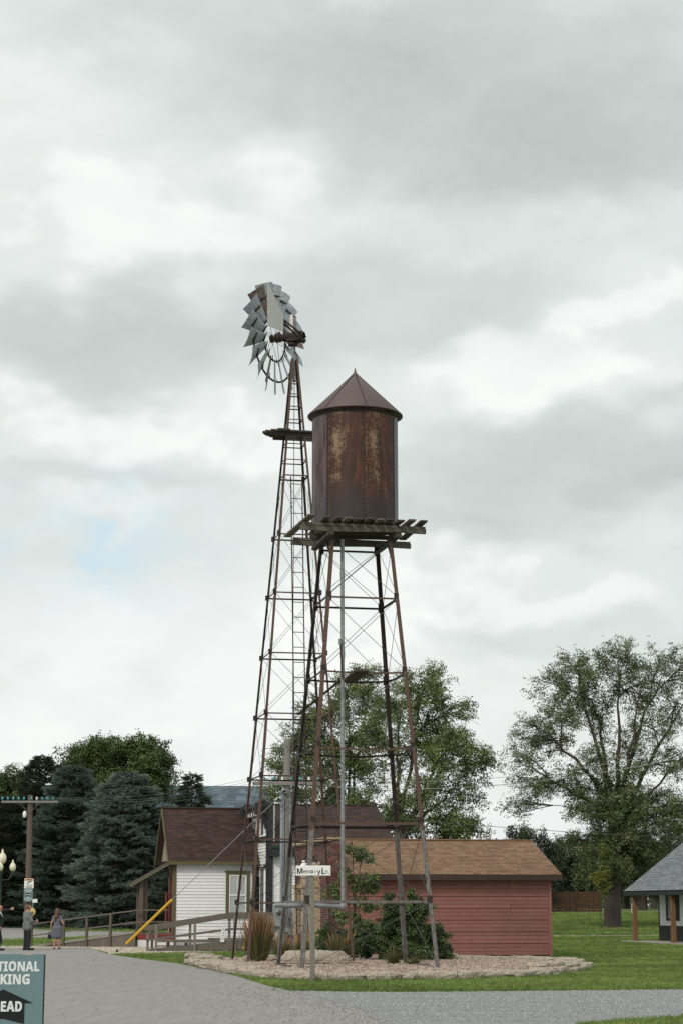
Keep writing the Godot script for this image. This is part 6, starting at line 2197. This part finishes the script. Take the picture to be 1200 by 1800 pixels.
func parking_board() -> void:
	var d := 15.7
	var top := at(9, 1677, d).y
	var c := at(9, 1677, d)
	var T := thing("parking_board", "large teal parking sign board with black arrow at bottom left corner", "sign board", Vector3(c.x, 0, c.z), -.04)
	var W := .612
	var H := 1.22
	var st := mb()
	bevel_box(st, Vector3(0, top - H / 2, 0), Vector3(W, H, .014), .002)
	var pan := obj("panel", st, M.teal, T)
	st = mb()
	box(st, Vector3(W / 2 - .004, top - H / 2, -.0135), Vector3(.022, H - .01, .012))
	box(st, Vector3(-W / 2 + .004, top - H / 2, -.0135), Vector3(.022, H - .01, .012))
	obj("frame", st, mat(c3(.05, .018, .014), .8), T)
	for s in [-1, 1]:
		st = mb()
		bar(st, Vector3(s * .25, 0, -.03), Vector3(s * .25, top - .1, -.03), .045, .03)
		bar(st, Vector3(s * .20, 0, -.62), Vector3(s * .20, top - .1, -.05), .045, .03)
		obj("leg", st, M.old_wood, T)
	var k := d / F * 1.0      # metres to a pixel there
	var yy := func(py: float) -> float: return top - (py - 1677) * k * 1.0
	text("ADDITIONAL", M.letter, T, Vector3(0, yy.call(1698.5), .009), 15.5 * k, 122 * k, true, "Droid Sans", "lettering", 0.0, .7)
	text("PARKING", M.letter, T, Vector3(0, yy.call(1720), .009), 16 * k, 90 * k, true, "Droid Sans", "lettering", 0.0, .7)
	st = mb()
	prism(st, PackedVector2Array([Vector2(-37 * k, yy.call(1793)), Vector2(0, yy.call(1784.5)), Vector2(37 * k, yy.call(1793)), Vector2(37 * k, yy.call(1759)), Vector2(51 * k, yy.call(1758.5)), Vector2(0, yy.call(1736)), Vector2(-51 * k, yy.call(1758.5)), Vector2(-37 * k, yy.call(1759))]), .004, Transform3D(Basis(), Vector3(0, 0, .0105)))
	obj("arrow", st, M.ink, T)
	text("AHEAD", M.letter, T, Vector3(0, yy.call(1765), .013), 16 * k, 66 * k, true, "Droid Sans", "lettering", 0.0, .7)
	text("PAST", M.letter, T, Vector3(0, yy.call(1803.5), .009), 16 * k, 54 * k, true, "Droid Sans", "lettering", 0.0, .7)
	text("RECEPTION", M.letter, T, Vector3(0, yy.call(1825), .009), 16 * k, 112 * k)
	text("HALL", M.letter, T, Vector3(0, yy.call(1847), .009), 16 * k, 50 * k)
	# chipped top edge
	st = mb()
	for q in [[44, 6, 1.6], [50, 9, 2.2], [57, 4, 1.2]]:
		box(st, Vector3((q[0] - 9) * k, top - q[2] * k / 2 + .0005, .0015), Vector3(q[1] * k, q[2] * k, .0135))
	obj("chipped_edge", st, mat(c3(.4, .36, .32), .9), pan)

# ---------------------------------------------------------------- people: one smooth surface over a skeleton of tapered bones
func flesh(st: SurfaceTool, bones: Array, cell: float, k: float, xf := Transform3D()) -> void:   # bone: [from, to, radius, radius, optional flattening in z]
	var lo := Vector3.ONE * 99.0
	var hi := -lo
	for b in bones:
		var r: float = maxf(b[2], b[3]) + k + cell * 3
		for q in [b[0], b[1]]:
			lo = lo.min(q - Vector3.ONE * r)
			hi = hi.max(q + Vector3.ONE * r)
	var nx := int((hi.x - lo.x) / cell) + 2
	var ny := int((hi.y - lo.y) / cell) + 2
	var nz := int((hi.z - lo.z) / cell) + 2
	var f := PackedFloat32Array()
	f.resize(nx * ny * nz)
	f.fill(9.0)
	for b in bones:
		var a: Vector3 = b[0]
		var ab: Vector3 = b[1] - a
		var l2 := maxf(ab.length_squared(), 1e-8)
		var ra: float = b[2]
		var rb: float = b[3]
		var m := maxf(ra, rb) + k + cell * 2
		var p0 := ((a.min(b[1]) - Vector3.ONE * m - lo) / cell).floor()
		var p1 := ((a.max(b[1]) + Vector3.ONE * m - lo) / cell).ceil()
		for z in range(maxi(0, int(p0.z)), mini(nz, int(p1.z) + 1)):
			for y in range(maxi(0, int(p0.y)), mini(ny, int(p1.y) + 1)):
				var i := (z * ny + y) * nx
				for x in range(maxi(0, int(p0.x)), mini(nx, int(p1.x) + 1)):
					var p := lo + Vector3(x, y, z) * cell - a
					var t := clampf(p.dot(ab) / l2, 0, 1)
					var d := (p - ab * t).length() - lerpf(ra, rb, t)
					var o := f[i + x]
					var h := maxf(k - absf(d - o), 0.0) / k
					f[i + x] = minf(d, o) - h * h * k * .25
	var ids := {}
	var verts := []
	for z in nz - 1:
		for y in ny - 1:
			var i := (z * ny + y) * nx
			for x in nx - 1:
				var n := 0
				var c := i + x
				var any := f[c] < 0
				var mixed := false
				for q in [c + 1, c + nx, c + nx + 1, c + nx * ny, c + nx * ny + 1, c + nx * ny + nx, c + nx * ny + nx + 1]:
					if (f[q] < 0) != any:
						mixed = true
						break
				if not mixed: continue
				var s := Vector3.ZERO
				for e in [[0, 0, 0, 1, 0, 0], [0, 1, 0, 1, 1, 0], [0, 0, 1, 1, 0, 1], [0, 1, 1, 1, 1, 1], [0, 0, 0, 0, 1, 0], [1, 0, 0, 1, 1, 0], [0, 0, 1, 0, 1, 1], [1, 0, 1, 1, 1, 1], [0, 0, 0, 0, 0, 1], [1, 0, 0, 1, 0, 1], [0, 1, 0, 0, 1, 1], [1, 1, 0, 1, 1, 1]]:
					var v0 := f[c + e[0] + e[1] * nx + e[2] * nx * ny]
					var v1 := f[c + e[3] + e[4] * nx + e[5] * nx * ny]
					if (v0 < 0) != (v1 < 0):
						var t := v0 / (v0 - v1)
						s += Vector3(e[0], e[1], e[2]).lerp(Vector3(e[3], e[4], e[5]), t)
						n += 1
				ids[c] = verts.size()
				verts.append(xf * (lo + (Vector3(x, y, z) + s / n) * cell))
	st.set_smooth_group(0)
	var sx := 1
	var sy := nx
	var sz := nx * ny
	for c in ids:
		for ax in [[sx, sy, sz], [sy, sz, sx], [sz, sx, sy]]:
			var q: int = c + ax[0]
			if (f[c] < 0) == (f[q] < 0): continue
			var c1: int = c - ax[1]
			var c2: int = c - ax[2]
			var c3_: int = c - ax[1] - ax[2]
			if not (ids.has(c1) and ids.has(c2) and ids.has(c3_)): continue
			var a: Vector3 = verts[ids[c]]
			var b: Vector3 = verts[ids[c1]]
			var d: Vector3 = verts[ids[c3_]]
			var e: Vector3 = verts[ids[c2]]
			if f[c] < 0: quad(st, a, b, d, e)
			else: quad(st, e, d, b, a)
	st.set_smooth_group(-1)

func hand(st: SurfaceTool, wrist: Vector3, dir: Vector3, palm: Vector3, right: bool, curl: float) -> void:   # dir: towards the fingers; palm: the way the palm faces
	var f := dir.normalized()
	var n := (palm - f * palm.dot(f)).normalized()
	var s := f.cross(n).normalized() * (1.0 if right else -1.0)     # towards the thumb
	var bones := [[wrist - f * .02, wrist + f * .02, .026, .026]]
	for i in 4:
		bones.append([wrist + f * .02 + s * (.014 - .010 * i), wrist + f * .085 + s * (.030 - .020 * i), .016, .014])
	for i in 4:
		var base := wrist + f * .088 + s * (.030 - .020 * i)
		var len_: float = [.072, .080, .074, .058][i]
		var d1 := (f * cos(curl * .6) + n * sin(curl * .6)).normalized()
		var d2 := (f * cos(curl * 1.5) + n * sin(curl * 1.5)).normalized()
		var m := base + d1 * len_ * .5
		bones.append([base, m, .0095, .009])
		bones.append([m, m + d2 * len_ * .55, .009, .0075])
	var tb := wrist + f * .03 + s * .03
	var t1 := tb + (f * .6 + s * .7 + n * .35).normalized() * .04
	bones.append([tb, t1, .013, .011])
	bones.append([t1, t1 + (f * .8 + s * .15 + n * .5).normalized() * .035, .011, .009])
	flesh(st, bones, .005, .008)

func head(st: SurfaceTool, c: Vector3, look: Vector3) -> Basis:   # c: middle of the skull
	var z := look.normalized()
	var x := Vector3.UP.cross(z).normalized()
	var B := Basis(x, z.cross(x), z)
	var b := []
	for q in [[[0, .025, -.02], [0, .03, .02], .086, .084], [[0, -.04, .03], [0, -.085, .058], .062, .040], [[-.03, -.06, .025], [.03, -.06, .025], .05, .05], [[0, .0, .085], [0, -.03, .108], .012, .016], [[-.075, -.01, -.005], [-.08, .02, -.012], .014, .018], [[.075, -.01, -.005], [.08, .02, -.012], .014, .018], [[-.018, -.062, .085], [.018, -.062, .085], .012, .012], [[-.03, .025, .078], [.03, .025, .078], .016, .016], [[0, -.08, -.03], [0, -.16, -.04], .055, .058]]:
		b.append([c + B * Vector3(q[0][0], q[0][1], q[0][2]), c + B * Vector3(q[1][0], q[1][1], q[1][2]), q[2], q[3]])
	flesh(st, b, .009, .022)
	return B

func limb_set(p: Dictionary, arms := 1.0) -> Array:   # bones of trunk, legs and arms from the joints
	var b := [[p.pelvis + Vector3(-.07, 0, 0), p.pelvis + Vector3(.07, 0, 0), .125, .125], [p.pelvis, p.chest, .13, .135], [p.chest + Vector3(-.065, 0, 0), p.chest + Vector3(.065, 0, 0), .12, .12], [p.sl, p.sr, .062, .062], [p.chest, p.neck, .09, .062]]
	for s in ["l", "r"]:
		b.append([p["h" + s], p["k" + s], .092, .062])
		b.append([p["k" + s], p["a" + s], .062, .040])
		b.append([p["a" + s], p["t" + s], .040, .034])
		if arms > 0:
			b.append([p["s" + s], p["e" + s], .054, .042])
			b.append([p["e" + s], p["w" + s], .042, .030])
	return b

func grown(bones: Array, by: float) -> Array:
	var o := []
	for b in bones: o.append([b[0], b[1], b[2] + by, b[3] + by])
	return o

func people() -> void:
	var skin := mat(c3(.40, .19, .13), .55)
	var eye_m := mat(c3(.03, .025, .02), .3)
	# ---- man in the grey jacket: seen from behind, turned to the right, a drink in his right hand
	var T := thing("person", "man in grey jacket and black trousers holding drink beside telegraph pole", "person", gp(47.5, 1670.5), -.85)
	# local: -z is forward, +x is his right
	var p := {pelvis = Vector3(0, .93, 0), chest = Vector3(0, 1.26, .01), neck = Vector3(0, 1.48, .0), sl = Vector3(-.17, 1.40, .01), sr = Vector3(.17, 1.40, .01), hl = Vector3(-.095, .90, 0), hr = Vector3(.095, .90, 0), kl = Vector3(-.11, .49, -.03), kr = Vector3(.11, .49, -.01), al = Vector3(-.12, .08, .02), ar = Vector3(.13, .08, .03), tl = Vector3(-.14, .045, -.15), tr = Vector3(.17, .045, -.14), el = Vector3(-.24, 1.12, -.04), er = Vector3(.25, 1.12, -.02), wl = Vector3(-.10, 1.34, -.20), wr = Vector3(.17, 1.07, -.26)}
	var st := mb()
	var bones := limb_set(p)
	bones.append([p.neck, Vector3(0, 1.54, -.02), .058, .056])
	bones.append([Vector3(0, 1.02, -.05), Vector3(0, 1.16, -.05), .13, .12])
	flesh(st, bones, .018, .03)
	var B := head(st, Vector3(0, 1.625, -.03), Vector3(.05, -.28, -1))
	hand(st, p.wr, Vector3(.0, .05, -1), Vector3(-1, 0, 0), true, 1.0)
	hand(st, p.wl, Vector3(.35, .7, -.45), Vector3(.4, 0, .6), false, .8)
	obj("body", st, skin, T)
	_eyes(T, Vector3(0, 1.625, -.03), B, eye_m)
	st = mb()
	var jk := []
	for b in [[p.pelvis + Vector3(-.08, -.06, 0), p.pelvis + Vector3(.08, -.06, 0), .15, .15], [p.pelvis + Vector3(-.075, .07, 0), p.pelvis + Vector3(.075, .07, 0), .145, .145], [p.pelvis, p.chest, .155, .155], [p.chest + Vector3(-.07, 0, 0), p.chest + Vector3(.07, 0, 0), .138, .138], [p.sl, p.sr, .078, .078], [Vector3(0, 1.0, -.06), Vector3(0, 1.16, -.06), .145, .13], [p.sl, p.el, .072, .060], [p.el, p.wl.lerp(p.el, .12), .060, .046], [p.sr, p.er, .072, .060], [p.er, p.wr.lerp(p.er, .12), .060, .046], [p.chest + Vector3(0, .12, .02), Vector3(0, 1.46, .035), .085, .062]]: jk.append(b)
	flesh(st, jk, .016, .028)
	obj("jacket", st, noisy([c3(.10, .108, .115), c3(.16, .168, .175), c3(.2, .208, .215)], .09, Vector3.ONE * 4, .9, .1), T)
	st = mb()
	for q in [[Vector3(0, 1.485, .015), Vector3(0, 1.515, .01), .064, .060]]: flesh(st, [q], .012, .01)
	obj("shirt_collar", st, M.white, T)
	_trousers(T, p, mat(c3(.012, .012, .014), .85))
	st = mb()
	flesh(st, [[Vector3(0, 1.655, .0), Vector3(0, 1.66, -.03), .088, .082], [Vector3(0, 1.60, .03), Vector3(0, 1.57, .03), .072, .060]], .010, .02)
	obj("cropped_hair", st, mat(c3(.13, .07, .05), .8), T)
	var G := thing("drink", "small pale drink in the hand of the man in grey", "drink", T.transform * (p.wr + Vector3(-.03, -.005, -.085)))
	st = mb()
	lathe(st, [Vector2(0, 0), Vector2(.028, 0), Vector2(.034, .11), Vector2(.034, .12)], 12)
	obj("glass", st, M.glass, G)
	st = mb()
	lathe(st, [Vector2(0, .004), Vector2(.026, .004), Vector2(.032, .10), Vector2(0, .10)], 12)
	obj("liquid", st, mat(c3(.62, .46, .16), .3), G)
	# ---- woman in the patterned dress: seen from behind
	T = thing("person", "woman with long brown hair in grey patterned dress seen from behind", "person", gp(100, 1668.6), -.12)
	p = {pelvis = Vector3(0, .84, 0), chest = Vector3(0, 1.13, .01), neck = Vector3(0, 1.31, .0), sl = Vector3(-.145, 1.26, .01), sr = Vector3(.145, 1.26, .01), hl = Vector3(-.085, .81, 0), hr = Vector3(.085, .81, 0), kl = Vector3(-.075, .44, -.02), kr = Vector3(.07, .44, -.03), al = Vector3(-.085, .10, .05), ar = Vector3(.075, .10, .0), tl = Vector3(-.11, .04, -.09), tr = Vector3(.09, .04, -.14), el = Vector3(-.225, 1.02, .02), er = Vector3(.235, 1.02, .03), wl = Vector3(-.265, .80, -.02), wr = Vector3(.20, 1.0, -.19)}
	st = mb()
	bones = [[p.pelvis + Vector3(-.06, 0, 0), p.pelvis + Vector3(.06, 0, 0), .115, .115], [p.pelvis, p.chest, .105, .11], [p.chest + Vector3(-.055, 0, 0), p.chest + Vector3(.055, 0, 0), .095, .095], [p.sl, p.sr, .05, .05], [p.chest, p.neck, .075, .05], [p.neck, Vector3(0, 1.38, -.01), .048, .046]]
	for s in ["l", "r"]:
		bones += [[p["h" + s], p["k" + s], .085, .055], [p["k" + s] , p["k" + s].lerp(p["a" + s], .35) + Vector3(0, 0, .015), .052, .054], [p["k" + s].lerp(p["a" + s], .35) + Vector3(0, 0, .015), p["a" + s], .052, .032], [p["a" + s], p["t" + s], .034, .026], [p["a" + s], p["a" + s] + Vector3(0, -.03, .03), .032, .026], [p["s" + s], p["e" + s], .045, .036], [p["e" + s], p["w" + s], .036, .025]]
	flesh(st, bones, .014, .025)
	B = head(st, Vector3(0, 1.455, -.02), Vector3(.25, -.05, -1))
	hand(st, p.wl, Vector3(-.1, -1, -.05), Vector3(.6, 0, -.5), false, 1.1)
	hand(st, p.wr, Vector3(-.2, .35, -1), Vector3(-1, 0, 0), true, .8)
	obj("body", st, mat(c3(.42, .21, .145), .55), T)
	_eyes(T, Vector3(0, 1.455, -.02), B, eye_m)
	st = mb()
	flesh(st, [[p.pelvis + Vector3(-.06, -.02, 0), p.pelvis + Vector3(.06, -.02, 0), .135, .135], [p.pelvis, Vector3(0, 1.0, 0), .14, .128], [Vector3(0, 1.0, 0), p.chest, .128, .13], [p.chest + Vector3(-.055, .01, 0), p.chest + Vector3(.055, .01, 0), .115, .115], [p.sl + Vector3(.02, 0, 0), p.sr - Vector3(.02, 0, 0), .058, .058], [p.sl, p.sl.lerp(p.el, .25), .06, .058], [p.sr, p.sr.lerp(p.er, .25), .06, .058],
		[Vector3(-.07, .82, 0), Vector3(-.085, .52, -.01), .13, .115], [Vector3(.07, .82, 0), Vector3(.085, .52, -.01), .13, .115], [Vector3(0, .8, .01), Vector3(0, .52, .0), .13, .125]], .014, .03)
	obj("dress", st, noisy([c3(.035, .04, .06), c3(.10, .11, .135), c3(.3, .31, .33)], .16, Vector3.ONE * 3, .9, 0, false, 2), T)
	st = mb()
	flesh(st, [[Vector3(0, 1.50, .0), Vector3(0, 1.49, -.03), .100, .095], [Vector3(-.01, 1.42, .045), Vector3(-.02, 1.24, .085), .095, .085], [Vector3(-.02, 1.24, .085), Vector3(-.03, 1.10, .10), .085, .05], [Vector3(-.06, 1.38, .03), Vector3(-.10, 1.15, .05), .06, .035], [Vector3(.06, 1.40, .03), Vector3(.08, 1.2, .05), .06, .035]], .012, .03)
	obj("hair", st, noisy([c3(.04, .016, .009), c3(.085, .035, .018), c3(.13, .055, .03)], .03, Vector3(9, .8, 9), .55), T)
	for s in ["l", "r"]:
		st = mb()
		bar(st, p["a" + s] + Vector3(0, -.085, .035), p["t" + s] + Vector3(0, -.035, -.03), .065, .016)
		tube(st, p["a" + s] + Vector3(0, -.07, .045), p["a" + s] + Vector3(0, -.10, .05), .026, .018, 8)
		bar(st, p["t" + s] + Vector3(-.045, .01, .02), p["t" + s] + Vector3(.045, .01, .02), .03, .01)
		lathe(st, [Vector2(.042, -.01), Vector2(.042, .012)], 10, Transform3D(Basis(), p["a" + s]))
		obj("sandal", st, mat(c3(.02, .014, .012), .5), T)
	G = thing("handbag", "small dark handbag hanging from the woman's left hand", "handbag", T.transform * (p.wl + Vector3(-.02, -.11, -.01)), .5)
	st = mb()
	bevel_box(st, Vector3(-.02, -.20, 0), Vector3(.17, .17, .08), .03)
	obj("bag", st, mat(c3(.018, .024, .034), .45), G)
	st = mb()
	path_tube(st, [Vector3(-.08, -.12, 0), Vector3(-.04, -.02, 0), Vector3(0, .01, 0), Vector3(.015, -.03, 0), Vector3(.03, -.12, 0)], [.008, .009, .01, .009, .008], 6)
	obj("strap", st, mat(c3(.018, .024, .034), .45), G)
	# ---- man in the dark suit, cut by the left edge: faces right, one arm stretched out with a drink
	T = thing("person", "bald man in dark suit at left edge stretching out arm with drink", "person", gp(-4.5, 1671), -1.35)
	p = {pelvis = Vector3(0, .93, 0), chest = Vector3(0, 1.26, .01), neck = Vector3(0, 1.46, -.01), sl = Vector3(-.17, 1.41, .0), sr = Vector3(.17, 1.39, .01), hl = Vector3(-.095, .90, 0), hr = Vector3(.095, .90, 0), kl = Vector3(-.10, .49, -.02), kr = Vector3(.11, .50, -.08), al = Vector3(-.11, .08, .05), ar = Vector3(.12, .08, -.03), tl = Vector3(-.12, .045, -.10), tr = Vector3(.14, .045, -.19), el = Vector3(-.19, 1.52, -.24), er = Vector3(.24, 1.12, .06), wl = Vector3(-.14, 1.56, -.46), wr = Vector3(.22, .92, -.06)}
	st = mb()
	bones = limb_set(p)
	bones.append([p.neck, Vector3(0, 1.52, -.03), .058, .056])
	bones.append([Vector3(0, 1.02, -.06), Vector3(0, 1.16, -.06), .14, .12])
	flesh(st, bones, .018, .03)
	B = head(st, Vector3(0, 1.60, -.05), Vector3(0, -.15, -1))
	hand(st, p.wl, Vector3(.0, .1, -1), Vector3(1, 0, 0), false, 1.1)
	hand(st, p.wr, Vector3(0, -1, -.2), Vector3(-1, 0, 0), true, .6)
	obj("body", st, skin, T)
	_eyes(T, Vector3(0, 1.60, -.05), B, eye_m)
	st = mb()
	flesh(st, [[p.pelvis + Vector3(-.08, -.06, 0), p.pelvis + Vector3(.08, -.06, 0), .15, .15], [p.pelvis + Vector3(-.075, .07, 0), p.pelvis + Vector3(.075, .07, 0), .145, .145], [p.pelvis, p.chest, .155, .155], [p.chest + Vector3(-.07, 0, 0), p.chest + Vector3(.07, 0, 0), .138, .138], [p.sl, p.sr, .078, .078], [Vector3(0, 1.0, -.07), Vector3(0, 1.16, -.07), .15, .13], [p.sl, p.el, .072, .060], [p.el, p.wl.lerp(p.el, .12), .060, .046], [p.sr, p.er, .072, .060], [p.er, p.wr.lerp(p.er, .12), .060, .046]], .016, .028)
	obj("jacket", st, mat(c3(.014, .015, .017), .85), T)
	st = mb()
	box(st, Vector3(.07, 1.31, -.155), Vector3(.05, .05, .02), Transform3D(Basis(), Vector3.ZERO))
	obj("pocket_square", st, M.white, T)
	st = mb()
	flesh(st, [[Vector3(0, 1.44, -.03), Vector3(0, 1.49, -.03), .066, .06], [Vector3(0, 1.36, -.12), Vector3(0, 1.43, -.08), .03, .04]], .012, .01)
	obj("shirt_collar", st, M.white, T)
	_trousers(T, p, mat(c3(.012, .012, .014), .85))
	G = thing("drink", "small pale drink held out by the man in dark suit", "drink", T.transform * (p.wl + Vector3(.03, -.03, -.10)))
	st = mb()
	lathe(st, [Vector2(0, 0), Vector2(.028, 0), Vector2(.034, .11), Vector2(.034, .12)], 12)
	obj("glass", st, M.glass, G)
	st = mb()
	lathe(st, [Vector2(0, .004), Vector2(.026, .004), Vector2(.032, .10), Vector2(0, .10)], 12)
	obj("liquid", st, mat(c3(.62, .5, .22), .3), G)

func _eyes(T: Node3D, c: Vector3, B: Basis, m: Material) -> void:
	for s in [-1, 1]:
		var st := mb()
		lathe(st, [Vector2(0, -.009), Vector2(.009, 0), Vector2(0, .009)], 8, Transform3D(B, c + B * Vector3(s * .032, .0, .082)))
		obj("eye", st, m, T)

func _trousers(T: Node3D, p: Dictionary, m: Material) -> void:
	var st := mb()
	var b := [[p.pelvis + Vector3(-.07, -.05, 0), p.pelvis + Vector3(.07, -.05, 0), .128, .128]]
	for s in ["l", "r"]: b += [[p["h" + s], p["k" + s], .105, .082], [p["k" + s], p["a" + s] + Vector3(0, -.01, 0), .082, .066]]
	flesh(st, b, .016, .03)
	obj("trousers", st, m, T)
	for s in ["l", "r"]:
		st = mb()
		var a: Vector3 = p["a" + s]
		var t: Vector3 = p["t" + s]
		flesh(st, [[a + Vector3(0, -.035, .035), a + Vector3(0, -.030, -.03), .056, .056], [a + Vector3(0, -.030, -.03), t + Vector3(0, .0, -.045), .056, .048]], .010, .02)
		obj("shoe", st, mat(c3(.01, .01, .01), .35), T)

# ---------------------------------------------------------------- the scene
func _ready() -> void:
	rng.seed = 20240817
	var cam := Camera3D.new()
	cam.name = "camera"
	cam.position = Vector3(0, EYE, 0)
	cam.rotation.x = PITCH
	cam.fov = rad_to_deg(2.0 * atan(900.0 / F))
	cam.near = .1
	cam.far = 4000
	add_child(cam)
	var env := Environment.new()
	env.background_mode = Environment.BG_SKY
	var sky := Sky.new()
	var pano := PanoramaSkyMaterial.new()
	pano.panorama = make_sky()
	sky.sky_material = pano
	env.sky = sky
	env.sky_rotation = Vector3(0, -PI / 2, 0)
	env.background_energy_multiplier = 1.0
	env.tonemap_mode = Environment.TONE_MAPPER_LINEAR
	env.tonemap_exposure = 1.07
	env.sdfgi_enabled = true
	env.ssao_enabled = true
	env.ssil_enabled = true
	var we := WorldEnvironment.new()
	we.name = "world_environment"
	we.environment = env
	add_child(we)
	var sun := DirectionalLight3D.new()
	sun.name = "veiled_sun"
	sun.light_energy = .5
	sun.light_color = Color(1.0, .97, .92)
	sun.light_angular_distance = 16.0
	sun.shadow_enabled = true
	sun.rotation_degrees = Vector3(-39, -27, 0)
	add_child(sun)
	make_materials()
	ground()
	white_house()
	false_front_shop()
	near_ramp()
	far_ramp()
	red_shed()
	brick_storefront()
	cottage()
	far_things()
	trees()
	lawn()
	island()
	water_tower()
	windmill()
	poles()
	lamp_post()
	street_sign()
	parking_board()
	people()
